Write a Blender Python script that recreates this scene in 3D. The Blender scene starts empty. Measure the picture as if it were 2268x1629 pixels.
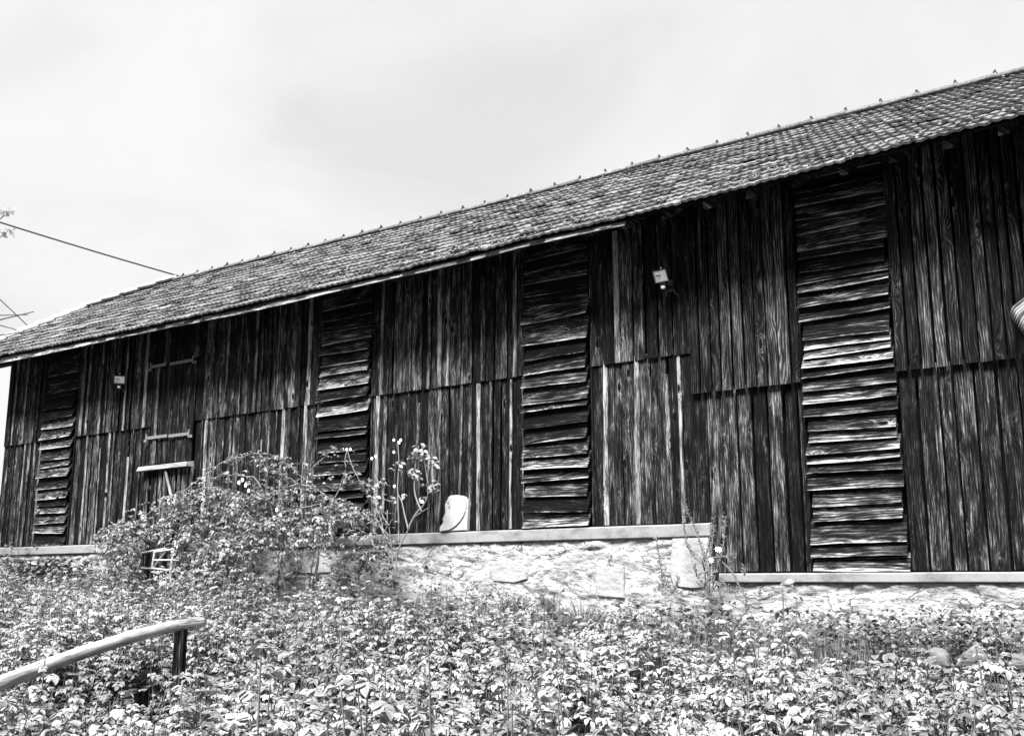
import bpy, math, random
import numpy as np
from mathutils import Vector, noise
C = bpy.context.scene.collection
rng = random.Random(7)
npr = np.random.RandomState(11)
R = math.radians

# ------------------------------------------------------------------ camera, sky, sun, exposure
PITCH, YAW, DIST = R(11.29), R(36.0), 10.0
FPX, CU, CV = 2379.0, 1134.0, 814.5
cam_d = bpy.data.cameras.new('camera'); cam = bpy.data.objects.new('camera', cam_d); C.objects.link(cam)
cam.location = (0, -DIST, 0); cam.rotation_euler = (R(90) + PITCH, 0, YAW)
cam_d.sensor_width = 36; cam_d.lens = FPX / 2268 * 36; cam_d.clip_end = 2000; cam_d.clip_start = .05
bpy.context.scene.camera = cam
SUN_EL, SUN_AZ = R(51), R(14)       # azimuth measured from the camera side (-Y) towards +X
sun_dir = Vector((math.cos(SUN_EL) * math.sin(SUN_AZ), -math.cos(SUN_EL) * math.cos(SUN_AZ), math.sin(SUN_EL)))
sd = bpy.data.lights.new('sun', 'SUN'); sd.energy = 5.0; sd.angle = R(22); sd.color = (1, 1, 1)
so = bpy.data.objects.new('sun', sd); C.objects.link(so)
so.rotation_euler = sun_dir.to_track_quat('Z', 'Y').to_euler()
vs = bpy.context.scene.view_settings
vs.view_transform = 'Standard'; vs.look = 'None'; vs.exposure = 1.9; vs.gamma = 1
world = bpy.data.worlds.new('World'); bpy.context.scene.world = world; world.use_nodes = True


class NT:
    """small helper for node trees"""
    def __init__(s, tree): s.t = tree; s.t.nodes.clear()
    def n(s, typ, **kw):
        nd = s.t.nodes.new(typ)
        for k, v in kw.items(): setattr(nd, k, v)
        return nd
    def put(s, sock, v):
        if isinstance(v, (int, float)): sock.default_value = v
        elif isinstance(v, (tuple, list)): sock.default_value = v
        else: s.t.links.new(v, sock)
    def m(s, op, a, b=0.0, c=None, clamp=False):
        nd = s.n('ShaderNodeMath', operation=op, use_clamp=clamp)
        s.put(nd.inputs[0], a); s.put(nd.inputs[1], b)
        if c is not None: s.put(nd.inputs[2], c)
        return nd.outputs[0]
    def comb(s, x, y, z=0.0):
        nd = s.n('ShaderNodeCombineXYZ'); s.put(nd.inputs[0], x); s.put(nd.inputs[1], y); s.put(nd.inputs[2], z)
        return nd.outputs[0]
    def sep(s, v):
        nd = s.n('ShaderNodeSeparateXYZ'); s.put(nd.inputs[0], v); return nd.outputs
    def noise(s, vec, scale, detail=2, rough=.5, dist=0.0):
        nd = s.n('ShaderNodeTexNoise'); s.put(nd.inputs['Vector'], vec)
        nd.inputs['Scale'].default_value = scale; nd.inputs['Detail'].default_value = detail
        nd.inputs['Roughness'].default_value = rough; nd.inputs['Distortion'].default_value = dist
        return nd.outputs[0]
    def vor(s, vec, scale, feature='F1', rnd=1.0):
        nd = s.n('ShaderNodeTexVoronoi', feature=feature); s.put(nd.inputs['Vector'], vec)
        nd.inputs['Scale'].default_value = scale; nd.inputs['Randomness'].default_value = rnd
        return nd
    def ramp(s, fac, stops, interp='LINEAR'):
        nd = s.n('ShaderNodeValToRGB'); s.put(nd.inputs[0], fac); cr = nd.color_ramp; cr.interpolation = interp
        while len(cr.elements) < len(stops): cr.elements.new(.5)
        for e, (p, v) in zip(cr.elements, stops): e.position = p; e.color = (v, v, v, 1)
        return nd.outputs[0]
    def attr(s, name): return s.n('ShaderNodeAttribute', attribute_name=name).outputs['Fac']
    def uv(s): return s.n('ShaderNodeUVMap', uv_map='grain').outputs[0]
    def pos(s): return s.n('ShaderNodeNewGeometry').outputs['Position']
    def mix(s, f, a, b):  # scalar mix
        return s.m('ADD', s.m('MULTIPLY', a, s.m('SUBTRACT', 1.0, f)), s.m('MULTIPLY', b, f))
    def bump(s, h, strength, dist):
        nd = s.n('ShaderNodeBump'); s.put(nd.inputs['Height'], h)
        nd.inputs['Strength'].default_value = strength; nd.inputs['Distance'].default_value = dist
        return nd.outputs[0]
    def out(s, color, rough=.8, spec=.3, normal=None, metal=0.0, trans=None):
        b = s.n('ShaderNodeBsdfPrincipled'); s.put(b.inputs['Base Color'], color); s.put(b.inputs['Roughness'], rough)
        b.inputs['Specular IOR Level'].default_value = spec; b.inputs['Metallic'].default_value = metal
        if normal is not None: s.put(b.inputs['Normal'], normal)
        o = s.n('ShaderNodeOutputMaterial')
        if trans:
            tr = s.n('ShaderNodeBsdfTranslucent'); s.put(tr.inputs[0], color)
            mx = s.n('ShaderNodeMixShader'); mx.inputs[0].default_value = trans
            s.t.links.new(b.outputs[0], mx.inputs[1]); s.t.links.new(tr.outputs[0], mx.inputs[2])
            s.t.links.new(mx.outputs[0], o.inputs[0])
        else: s.t.links.new(b.outputs[0], o.inputs[0])


def mat(name):
    m = bpy.data.materials.new(name); m.use_nodes = True
    return m, NT(m.node_tree)


# overcast daylight sky, seen as a black and white film sees it
w = NT(world.node_tree)
sky = w.n('ShaderNodeTexSky', sky_type='NISHITA', sun_disc=False, sun_elevation=SUN_EL, sun_rotation=R(180) - SUN_AZ)
bw = w.n('ShaderNodeRGBToBW'); w.t.links.new(sky.outputs[0], bw.inputs[0])
dirv = w.n('ShaderNodeTexCoord').outputs['Generated']
dx, dy, dz = w.sep(dirv)
proj = w.comb(w.m('DIVIDE', dx, w.m('ADD', w.m('MAXIMUM', dz, 0.0), .35)), w.m('DIVIDE', dy, w.m('ADD', w.m('MAXIMUM', dz, 0.0), .35)), 0.0)
cl = w.noise(proj, 2.4, 5, .52, .6)
cl2 = w.noise(proj, 1.5, 2, .5, .2)
cloud = w.ramp(w.m('ADD', w.m('MULTIPLY', cl, .5), w.m('MULTIPLY', cl2, .5)), [(.4, .84), (.47, .93), (.53, .985), (.6, 1.02)])
val = w.m('ADD', w.m('MULTIPLY', w.m('MINIMUM', bw.outputs[0], 6.0), .045), w.m('MULTIPLY', cloud, 2.42))
bg = w.n('ShaderNodeBackground'); w.t.links.new(val, bg.inputs[0]); bg.inputs[1].default_value = .1
wo = w.n('ShaderNodeOutputWorld'); w.t.links.new(bg.outputs[0], wo.inputs[0])


# ------------------------------------------------------------------ view geometry: image point -> point in the place
def ray(u, v):
    x = (u - CU) / FPX; y = (CV - v) / FPX
    fy = math.cos(PITCH) - y * math.sin(PITCH); up = math.sin(PITCH) + y * math.cos(PITCH)
    return Vector((x * math.cos(YAW) - fy * math.sin(YAW), x * math.sin(YAW) + fy * math.cos(YAW), up))
def at(u, v, Y=0.0):
    r = ray(u, v); t = (Y + DIST) / r.y; return Vector((0, -DIST, 0)) + r * t
def dep(u, v, D):
    r = ray(u, v); lev = r.y * math.cos(YAW) - r.x * math.sin(YAW); return Vector((0, -DIST, 0)) + r * (D / lev)


# ------------------------------------------------------------------ object helpers
def tag(o, label=None, cat=None, group=None, kind=None):
    for k, v in (('label', label), ('category', cat), ('group', group), ('kind', kind)):
        if v: o[k] = v
    return o
def empty(name, loc=(0, 0, 0), rz=0.0):
    o = bpy.data.objects.new(name, None); C.objects.link(o); o.location = loc; o.rotation_euler.z = rz
    o.empty_display_size = .2
    return o


class MB:
    def __init__(s): s.v = []; s.f = []; s.uv = []; s.r1 = []; s.r2 = []; s.mi = []
    def grid_tube(s, rings, uvs, r1, r2, cap=True):
        """rings: list of closed rings of points"""
        n = len(rings[0]); b = len(s.v)
        for i, ring in enumerate(rings):
            for j, p in enumerate(ring): s.v.append(tuple(p)); s.uv.append(uvs[i][j]); s.r1.append(r1[j] if isinstance(r1, (list, tuple)) else r1); s.r2.append(r2)
        for i in range(len(rings) - 1):
            for j in range(n):
                k = (j + 1) % n
                s.f.append((b + i * n + j, b + i * n + k, b + (i + 1) * n + k, b + (i + 1) * n + j))
        if cap:
            s.f.append(tuple(b + j for j in reversed(range(n)))); s.f.append(tuple(b + (len(rings) - 1) * n + j for j in range(n)))
    def tube(s, pts, rad, sides=8, r1=None, r2=.5):
        r1 = rng.random() if r1 is None else r1
        pts = [Vector(p) for p in pts]; rings = []; uvs = []; L = rng.random() * 50; off = rng.random() * 20
        up = Vector((0, 0, 1))
        for i, p in enumerate(pts):
            d = (pts[min(i + 1, len(pts) - 1)] - pts[max(i - 1, 0)])
            if d.length < 1e-9: d = Vector((0, 0, 1))
            d.normalize()
            a = d.cross(up if abs(d.z) < .95 else Vector((1, 0, 0))).normalized(); b2 = a.cross(d)
            r = rad[i] if isinstance(rad, (list, tuple)) else rad
            if i: L += (p - pts[i - 1]).length
            rings.append([p + a * math.cos(t) * r + b2 * math.sin(t) * r for t in [2 * math.pi * k / sides for k in range(sides)]])
            uvs.append([(L, off + k / sides * 2 * math.pi * max(r, .01)) for k in range(sides)])
        s.grid_tube(rings, uvs, r1, r2)
    def box(s, a, b, r1=None, r2=.5, axis=0):
        r1 = rng.random() if r1 is None else r1
        (x0, y0, z0), (x1, y1, z1) = a, b
        s.hexa([(x0, y0, z0), (x1, y0, z0), (x1, y1, z0), (x0, y1, z0), (x0, y0, z1), (x1, y0, z1), (x1, y1, z1), (x0, y1, z1)], r1, r2, axis)
    def hexa(s, P, r1=None, r2=.5, axis=0):
        """8 corners; axis = grain axis (0 x, 1 y, 2 z)"""
        r1 = rng.random() if r1 is None else r1
        ou, ov = rng.random() * 60, rng.random() * 60
        for F in ((0, 3, 2, 1), (4, 5, 6, 7), (0, 1, 5, 4), (2, 3, 7, 6), (1, 2, 6, 5), (3, 0, 4, 7)):
            b = len(s.v)
            for k in F:
                p = P[k]; s.v.append(tuple(p)); o = [p[i] for i in range(3) if i != axis]
                s.uv.append((p[axis] + ou, o[0] + o[1] + ov)); s.r1.append(r1); s.r2.append(r2)
            s.f.append((b, b + 1, b + 2, b + 3))
    def quad(s, P, uv=None, r1=.5, r2=.5):
        b = len(s.v)
        for i, p in enumerate(P): s.v.append(tuple(p)); s.uv.append(uv[i] if uv else (p[0], p[2])); s.r1.append(r1); s.r2.append(r2)
        s.f.append(tuple(range(b, b + len(P))))
    def build(s, name, m, parent=None, smooth=False):
        me = bpy.data.meshes.new(name); me.from_pydata(s.v, [], s.f)
        ul = me.uv_layers.new(name='grain'); li = np.empty(len(me.loops), np.int32); me.loops.foreach_get('vertex_index', li)
        ul.data.foreach_set('uv', np.array(s.uv, np.float32)[li].ravel())
        for nm, arr in (('r1', s.r1), ('r2', s.r2)):
            me.attributes.new(nm, 'FLOAT', 'POINT').data.foreach_set('value', np.array(arr, np.float32))
        for mm in (m if isinstance(m, (list, tuple)) else [m]): me.materials.append(mm)
        if smooth: me.polygons.foreach_set('use_smooth', [True] * len(me.polygons))
        me.update()
        o = bpy.data.objects.new(name, me); C.objects.link(o)
        if parent: o.parent = parent
        return o


def np_mesh(name, V, F, m, parent=None, attrs=None, smooth=True):
    me = bpy.data.meshes.new(name); k = F.shape[1]
    me.vertices.add(len(V)); me.vertices.foreach_set('co', V.astype(np.float32).ravel())
    me.loops.add(F.size); me.loops.foreach_set('vertex_index', F.astype(np.int32).ravel())
    me.polygons.add(len(F)); me.polygons.foreach_set('loop_start', np.arange(0, F.size, k, dtype=np.int32))
    if smooth: me.polygons.foreach_set('use_smooth', np.ones(len(F), bool))
    for nm, a in (attrs or {}).items():
        me.attributes.new(nm, 'FLOAT', 'POINT').data.foreach_set('value', a.astype(np.float32))
    me.update(calc_edges=True); me.materials.append(m)
    o = bpy.data.objects.new(name, me); C.objects.link(o)
    if parent: o.parent = parent
    return o


# ------------------------------------------------------------------ materials
K = .74
def wood(name, stops, ring=34.0, knot=1.0, bumpd=.004, stainw=.5, fiberw=.35, ringw=.3, r1w=.3, knotcore=.75, warp=7.0):
    m, t = mat(name); uv = t.uv(); u, v, _ = t.sep(uv); r1 = t.attr('r1'); r2 = t.attr('r2')
    sh = t.m('MULTIPLY', r2, 37.0)
    n1 = t.noise(t.comb(t.m('MULTIPLY', u, .55), t.m('MULTIPLY', v, 4.0), sh), 1.0, 2, .5)
    kv = t.vor(t.comb(t.m('MULTIPLY', u, 2.3), t.m('MULTIPLY', v, 6.5), 0.0), 1.0)
    d = t.m('ADD', kv.outputs['Distance'], t.m('MULTIPLY', t.m('SUBTRACT', t.noise(t.comb(t.m('MULTIPLY', u, 9.0), t.m('MULTIPLY', v, 40.0), sh), 1.0, 2, .5), .5), .11))
    kf = t.m('MULTIPLY', t.m('POWER', 2.718, t.m('MULTIPLY', d, -6.5)), knot)
    f = t.m('ADD', t.m('ADD', t.m('MULTIPLY', v, ring), t.m('MULTIPLY', n1, warp)), t.m('MULTIPLY', kf, 6.0))
    rings = t.m('ADD', t.m('MULTIPLY', t.m('SINE', t.m('MULTIPLY', f, 6.283)), .5), .5)
    rings = t.m('POWER', rings, 1.6)
    fib = t.noise(t.comb(t.m('MULTIPLY', u, 9.0), t.m('MULTIPLY', v, 230.0), sh), 1.0, 3, .6)
    fib2 = t.noise(t.comb(t.m('MULTIPLY', u, 3.2), t.m('MULTIPLY', v, 95.0), sh), 1.0, 4, .7)
    stain = t.noise(t.comb(t.m('MULTIPLY', u, 2.6), t.m('MULTIPLY', v, 11.0), sh), 1.0, 6, .68, .3)
    fib3 = t.noise(t.comb(t.m('MULTIPLY', u, 2.2), t.m('MULTIPLY', v, 40.0), t.m('ADD', sh, 9.0)), 1.0, 2, .5)
    fb = t.m('ADD', t.m('ADD', t.m('MULTIPLY', t.m('SUBTRACT', fib, .5), 1.3), t.m('MULTIPLY', t.m('SUBTRACT', fib3, .5), .7)), t.m('MULTIPLY', t.m('SUBTRACT', fib2, .5), 1.2))
    val = t.m('ADD', t.m('MULTIPLY', t.m('SUBTRACT', stain, .5), stainw * 3.2), t.m('MULTIPLY', fb, fiberw))
    val = t.m('ADD', val, t.m('MULTIPLY', t.m('SUBTRACT', rings, .38), ringw))
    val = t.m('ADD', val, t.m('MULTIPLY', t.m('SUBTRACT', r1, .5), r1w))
    core = t.ramp(d, [(0, 1), (.05, .9), (.13, 0), (1, 0)])
    halo = t.ramp(d, [(0, 0), (.1, 0), (.15, 1), (.3, 0)])
    kg = t.ramp(t.noise(t.comb(t.m('MULTIPLY', u, 1.4), t.m('MULTIPLY', v, 4.0), t.m('ADD', sh, 3.0)), 1.0, 1, .5), [(.44, .15), (.56, 1)])
    val = t.m('SUBTRACT', val, t.m('MULTIPLY', t.m('MULTIPLY', core, kg), knotcore * knot))
    val = t.m('ADD', val, t.m('MULTIPLY', t.m('MULTIPLY', halo, kg), .12 * knot))
    val = t.m('ADD', val, .45, clamp=True)
    col = t.ramp(val, [(a, 1.05 * b ** 1.25) for a, b in stops])
    h = t.m('ADD', t.m('MULTIPLY', rings, .5), t.m('ADD', t.m('MULTIPLY', fib, .6), t.m('MULTIPLY', fib2, .7)))
    t.out(col, .9, .08, t.bump(h, .9, bumpd))
    return m
W_BOARD = wood('weathered_boards', [(.1, .002), (.38, .009), (.52, .024), (.66, .06), (.8, .16), (1, .32)], ring=46, ringw=.14, fiberw=.72, stainw=.38, r1w=.3, knot=1.2, warp=5)
W_PANEL = wood('planed_boards', [(.1, .003), (.36, .01), (.5, .026), (.66, .062), (.82, .15), (1, .3)], ring=38, ringw=.24, stainw=.33, fiberw=.6, r1w=.28, knot=1.3, warp=9)
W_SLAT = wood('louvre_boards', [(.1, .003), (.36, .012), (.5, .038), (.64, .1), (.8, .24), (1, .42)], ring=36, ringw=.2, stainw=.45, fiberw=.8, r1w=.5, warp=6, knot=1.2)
W_DARK = wood('dark_timber', [(.1, .004), (.5, .012), (.8, .03), (1, .08)])
W_PALE = wood('bleached_timber', [(.1, .03), (.35, .13), (.6, .28), (1, .42)], ringw=.08, stainw=.3)
W_BEAM = wood('eaves_timber', [(.1, .02), (.4, .09), (.65, .25), (1, .5)], ringw=.15)


def stone_mat(name, lo, hi, crack=True, sc=1.0, bd=.02):
    m, t = mat(name); p = t.pos(); x, y, z = t.sep(p)
    lo, hi = lo * K, hi * K
    q = t.comb(x, y, t.m('MULTIPLY', z, 1.7))
    n = t.noise(q, 5 * sc, 6, .62); n2 = t.noise(q, 1.3 * sc, 3); n3 = t.noise(q, 38 * sc, 3, .6)
    val = t.m('ADD', t.m('MULTIPLY', n, .5), t.m('ADD', t.m('MULTIPLY', n2, .35), t.m('MULTIPLY', n3, .15)))
    col = t.ramp(val, [(.32, lo), (.5, (lo + hi) / 2 + .04), (.62, hi), (1, hi)])
    h = t.m('ADD', t.m('MULTIPLY', n, 1.0), t.m('MULTIPLY', n3, .35))
    if crack:
        dn = t.noise(t.comb(t.m('MULTIPLY', x, 11.0), 0.0, t.m('MULTIPLY', t.m('ADD', z, t.m('MULTIPLY', x, .12)), 36.0)), 1.0, 4, .6, .5)
        dash = t.ramp(dn, [(.56, 0), (.63, 1)])
        pit = t.ramp(t.vor(q, 26.0).outputs['Distance'], [(0, 1), (.1, .8), (.2, 0)])
        pit = t.m('MULTIPLY', pit, t.ramp(t.noise(q, 3.0, 2), [(.5, 0), (.6, 1)]))
        h = t.m('SUBTRACT', h, t.m('ADD', t.m('MULTIPLY', dash, .8), t.m('MULTIPLY', pit, .7)))
        col = t.m('MULTIPLY', col, t.m('SUBTRACT', 1.0, t.m('MULTIPLY', t.m('MAXIMUM', dash, pit), .36)))
        ds = t.n('ShaderNodeVectorMath', operation='ADD'); nz = t.n('ShaderNodeTexNoise'); t.put(nz.inputs['Vector'], q); nz.inputs['Scale'].default_value = 3.5; nz.inputs['Detail'].default_value = 4
        sc2 = t.n('ShaderNodeVectorMath', operation='SCALE'); t.t.links.new(nz.outputs['Color'], sc2.inputs[0]); sc2.inputs['Scale'].default_value = .55
        t.t.links.new(q, ds.inputs[0]); t.t.links.new(sc2.outputs[0], ds.inputs[1])
        vd = t.vor(ds.outputs[0], 2.6, 'DISTANCE_TO_EDGE').outputs['Distance']
        gate = t.ramp(t.noise(q, 2.2, 2), [(.46, 0), (.58, .85)])
        cr = t.m('MULTIPLY', t.ramp(vd, [(0, 1), (.012, .9), (.03, 0), (1, 0)]), gate)
        col = t.m('MULTIPLY', col, t.m('SUBTRACT', 1.0, t.m('MULTIPLY', cr, .8)))
        h = t.m('SUBTRACT', h, t.m('MULTIPLY', cr, 1.2))
    t.out(col, .9, .2, t.bump(h, .9, bd)); return m
M_RUBBLE = stone_mat('lime_rubble', .17, .4)
M_QUOIN = stone_mat('dressed_stone', .2, .36, False, 2.2, .016)
M_BLOCK = stone_mat('tooled_stone', .17, .37, False, 2.4, .02)
M_LEDGE = stone_mat('cast_concrete', .09, .26, False, 1.2, .004)
M_ROCK = stone_mat('grey_rock', .05, .2, False, 3, .02)
M_CARVE = stone_mat('white_limestone', .27, .36, False, 3, .002)

m, t = mat('clay_tiles'); p = t.pos(); r1 = t.attr('r1')
n = t.noise(p, 9, 5, .65); n2 = t.noise(p, 1.1, 3, .6); n3 = t.noise(p, 45, 3, .6)
base = t.m('ADD', t.m('MULTIPLY', r1, .12), t.m('ADD', t.m('MULTIPLY', n, .3), t.m('ADD', t.m('MULTIPLY', n2, .08), t.m('MULTIPLY', n3, .5))))
col = t.ramp(base, [(.36, .03), (.44, .07), (.52, .105), (.6, .17), (.68, .3)])
t.out(col, .95, .08, t.bump(t.m('ADD', n, t.m('MULTIPLY', n3, .5)), .9, .014)); M_TILE = m
m, t = mat('pale_ridge_tiles'); p = t.pos(); n = t.noise(p, 12, 5, .65)
t.out(t.ramp(n, [(.3, .15), (.5, .28), (.7, .45)]), .85, .3, t.bump(n, .6, .01)); M_RIDGEPALE = m


def leaf_mat(name, lo, mid, hi, rough=.45, trans=.22, spec=.5):
    m, t = mat(name); r = t.attr('rnd'); e = t.attr('edge'); p = t.pos(); n = t.noise(p, .9, 3, .6)
    val = t.m('ADD', t.m('MULTIPLY', r, .7), t.m('MULTIPLY', t.m('SUBTRACT', n, .34), 1.4), clamp=True)
    col = t.ramp(val, [(.1, lo * K), (.5, mid * K), (1, hi * K)])
    col = t.m('MULTIPLY', col, t.m('ADD', .8, t.m('MULTIPLY', e, .45)))
    t.out(col, rough, spec, None, 0, trans); return m
L_FIELD = leaf_mat('rose_leaves', .075, .19, .42, .5, .12, .3)
L_CLIMB = leaf_mat('climbing_rose_leaves', .045, .135, .38)
L_LOW = leaf_mat('ground_cover_leaves', .035, .085, .26, .5)
L_GRASS = leaf_mat('grass_blades', .08, .17, .32, .6)
L_WEED = leaf_mat('weed_leaves', .05, .12, .26, .5)
L_TREE = leaf_mat('tree_leaves', .3, .4, .5, .5, .5)  # leaves coloured pale to stand for haze and overexposure


def plain(name, v, rough=.5, spec=.4, metal=0.0, var=.15, sc=20):
    m, t = mat(name); n = t.noise(t.pos(), sc, 3)
    t.out(t.m('MULTIPLY', t.m('ADD', 1 - var, t.m('MULTIPLY', n, 2 * var)), v), rough, spec, None, metal); return m
M_STEM = plain('woody_stems', .09, .8); M_CANE = plain('pale_canes', .13, .7); M_BLACK = plain('black_metal', .012, .5)
M_IRON = plain('old_iron', .1, .7); M_WIRE = plain('dark_cable', .05, .6); M_WIREP = plain('grey_cable', .2, .6)
M_WHITE = plain('white_paint', .38, .6, .3, 0, .4, 14); M_REFL = plain('reflector', .85, .35, .5); M_SENSOR = plain('sensor_dome', .82, .3)
M_PETAL = plain('petals', .85, .6); M_RENDER = plain('pale_render', .7, .9); M_GLASSY = plain('dusty_glass', .12, .15, .6)

m, t = mat('soil'); p = t.pos(); n = t.noise(p, 3, 5, .6); n2 = t.noise(p, .25, 3)
t.out(t.ramp(t.m('ADD', t.m('MULTIPLY', n, .6), t.m('MULTIPLY', n2, .4)), [(.3, .03), (.5, .07), (.7, .16)]), .95, .1, t.bump(n, 1, .05)); M_SOIL = m
m, t = mat('gravel'); p = t.pos(); n = t.noise(p, 30, 5, .6)
t.out(t.ramp(n, [(.3, .2), (.5, .36), (.7, .5)]), .95, .1, t.bump(n, 1, .02)); M_GRAVEL = m


# ------------------------------------------------------------------ terrain
POST = dep(400, 1560, 8.0)
def sstep(a, b, x): return np.clip((x - a) / (b - a), 0, 1) ** 2 * (3 - 2 * np.clip((x - a) / (b - a), 0, 1))
def ztop(X, Y):      # level of the leaf tops in the rose thicket
    return -.548 - .0365 * X - .03 * (-Y) - .012 * np.maximum(0, -Y - 4.5) * np.maximum(0, -X - 1) * .5
def bushh(X, Y):     # height of the shoots above the ground
    h = .64 + 0 * X
    d = np.hypot((X - POST.x - .35) / 1.15, (Y - POST.y + .55) / 1.0)
    # the strip under and before the rail is trodden down
    e = np.abs((Y + 10) - (-X) * .53 + .15) / .75; f = sstep(-6.9, -6.0, Y) * 0 + ((X < -3.9) & (X > -6.6) & (Y < -5.2)) * 1.0
    ax, ay = .79, -.61; s_ = (X - POST.x) * ax + (Y - POST.y) * ay; w_ = (X - POST.x) * ay * -1 + (Y - POST.y) * ax
    cut = np.where((s_ > -.4) & (s_ < 3.2), .62 * (1 - np.clip(s_, 0, 3.2) / 3.2), 0) * np.exp(-((w_ + .05) / .38) ** 4)
    h = h * (1 - cut) * np.where(Y > -2.8, .8, 1.0) * (1 - .2 * sstep(-4.4, -3.2, X) * sstep(-4.2, -3.0, Y))
    return h * (1 - .85 * np.exp(-(d / .8) ** 4)) * (1 - .3 * f * np.exp(-e ** 2))
def gz(X, Y):
    X = np.asarray(X, float); Y = np.asarray(Y, float)
    terr = -.66 + .032 * (np.clip(-X, -5, 19) - 2)
    fld = ztop(np.clip(X, -19, 4), np.clip(Y, -8, 0)) - .64
    fld = np.maximum(fld, -1.75)
    k = sstep(1.75, 2.35, -Y)
    return terr * (1 - k) + fld * k
xs = np.unique(np.concatenate([np.linspace(-300, -24, 14), np.linspace(-24, 6, 121), np.linspace(6, 300, 14)]))
ys = np.unique(np.concatenate([np.linspace(-300, -14, 12), np.linspace(-14, 0.5, 73), np.linspace(.5, 400, 14)]))
GX, GY = np.meshgrid(xs, ys); GZ = gz(GX, GY)
GZ += np.array([noise.noise(Vector((a * 1.3, b * 1.3, 0))) for a, b in zip(GX.ravel(), GY.ravel())]).reshape(GX.shape) * .04
ni, nj = GX.shape; idx = np.arange(ni * nj).reshape(ni, nj)
F = np.stack([idx[:-1, :-1], idx[:-1, 1:], idx[1:, 1:], idx[1:, :-1]], -1).reshape(-1, 4)
g = np_mesh('ground', np.stack([GX, GY, GZ], -1).reshape(-1, 3), F, M_SOIL); tag(g, kind='structure')

# small gravel clearing by the rail
mb = MB(); pts = []
cx, cy = POST.x + .45, POST.y + .55
for k in range(28):
    a = 2 * math.pi * k / 28; r = .55 + .12 * math.sin(3 * a + 1) + .05 * math.sin(7 * a)
    pts.append((cx + 1.25 * r * math.cos(a), cy + .8 * r * math.sin(a)))
for k in range(28):
    a, b = pts[k], pts[(k + 1) % 28]
    P3 = [(p[0], p[1], float(gz(p[0], p[1])) + .05) for p in ((cx, cy), a, b)]
    mb.quad(P3)
o = mb.build('path', M_GRAVEL); tag(o, kind='structure')

# ------------------------------------------------------------------ the barn
barn = empty('barn', (-10, 0, -.4))
tag(barn, 'long dark timber barn with louvred boarding on a pale stone plinth', 'barn')
BX = Vector((10, 0, .4))       # children are built in world coordinates, shift them under the empty
def part(o): o.location = o.location + BX if o.parent is barn else o.location; return o
XL, XS, XR = -18.34, -4.79, 3.2
SEAM_L, SEAM_R = 2.35, 1.905
LED_L, LED_R = .585, .09
LOUV = [(-17.09, -16.16), (-10.44, -9.5), (-7.08, -6.18), (-3.745, -2.845)]
EAVE_PTS = [(-19.6, 3.75), (-17.3, 3.70), (-14.5, 3.655), (-12, 3.635), (-8.3, 3.635), (-6.5, 3.665), (-5.2, 3.66), (-3.7, 3.70), (-2.4, 3.74), (-1.4, 3.775), (4, 3.86)]
RIDGE_PTS = [(-19.6, 6.0), (-17.9, 5.985), (-14, 5.93), (-9.7, 5.87), (-6.5, 5.88), (-2, 5.85), (4, 5.88)]
def eavez(x): return float(np.interp(x, *zip(*EAVE_PTS)))
def ridgez(x): return float(np.interp(x, *zip(*RIDGE_PTS)))
OV, HW = .8, 3.0


def board(mb, xa, xb, z0, z1, Y, th, lean=0.0, wob=.002, r1=None, bow=0.0, gapw=.0):
    n = max(2, int((z1 - z0) / .22)); rings = []; uvs = []; ou, ov = rng.random() * 80, rng.random() * 80
    r1 = rng.random() if r1 is None else r1; s1, s2 = rng.random() * 99, rng.random() * 99; dep0 = rng.uniform(-.006, .006); tw = rng.uniform(-.006, .006)
    for i in range(n + 1):
        f = i / n; z = z0 + (z1 - z0) * f
        if i == 0: z += rng.uniform(0, .006)
        a = xa + lean * f + wob * noise.noise(Vector((s1, z * 1.7, 0))) * 2; b = xb + lean * f + wob * noise.noise(Vector((s2, z * 1.7, 5))) * 2
        y = Y + dep0 + bow * (1 - f) ** 2 + .0015 * noise.noise(Vector((s1, z * 2.0, 9)))
        c = .006
        rings.append([(a, y + tw + th, z), (a, y + tw + c, z), (a + c, y + tw, z), (b - c, y - tw, z), (b, y - tw + c, z), (b, y - tw + th, z)])
        W = b - a
        uvs.append([(z + ou, ov - th), (z + ou, ov), (z + ou, ov + c), (z + ou, ov + W - c), (z + ou, ov + W), (z + ou, ov + W + th)])
    w1, w2 = rng.uniform(.1, 1.3), rng.uniform(-.6, .5)
    mb.grid_tube(rings, uvs, [r1 - .5, r1 + w1, r1, r1, r1 + w2, r1 - .5], rng.random())  # front arrises worn paler; sides coloured darker to shade the seams


def clad(mb, x0, x1, z0, z1, wr, Y, th=.022, batten=0.0, lean=.0, wob=.002, zj=.0, bow=0.0, gap=.0):
    x = x0
    gap0 = gap
    while x < x1 - .02:
        gap = gap0 + (rng.uniform(.002, .007) if rng.random() < .4 else 0)
        wv = rng.uniform(*wr); xe = min(x + wv, x1)
        if x1 - xe < wr[0] * .5: xe = x1
        board(mb, x + rng.uniform(.003, .007) + gap, xe - rng.uniform(.002, .006) - gap, z0 - rng.uniform(0, zj), z1, Y, th, rng.uniform(-lean, lean), wob, bow=bow)
        if batten and rng.random() < batten:
            c = xe + rng.uniform(-.02, .02); bwid = rng.choice((.03, .04, .05, .065))
            if x0 + .03 < c < x1 - .05:
                l = rng.uniform(-lean, lean) * 2
                zt = z1 if rng.random() < .8 else z1 - rng.uniform(.1, .5)
                board(mb, c - bwid / 2, c + bwid / 2, z0 - rng.uniform(0, zj), zt, Y - .02, .018, l, wob * 1.6, r1=.5 + rng.random() * 1.3)
        x = xe


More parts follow.
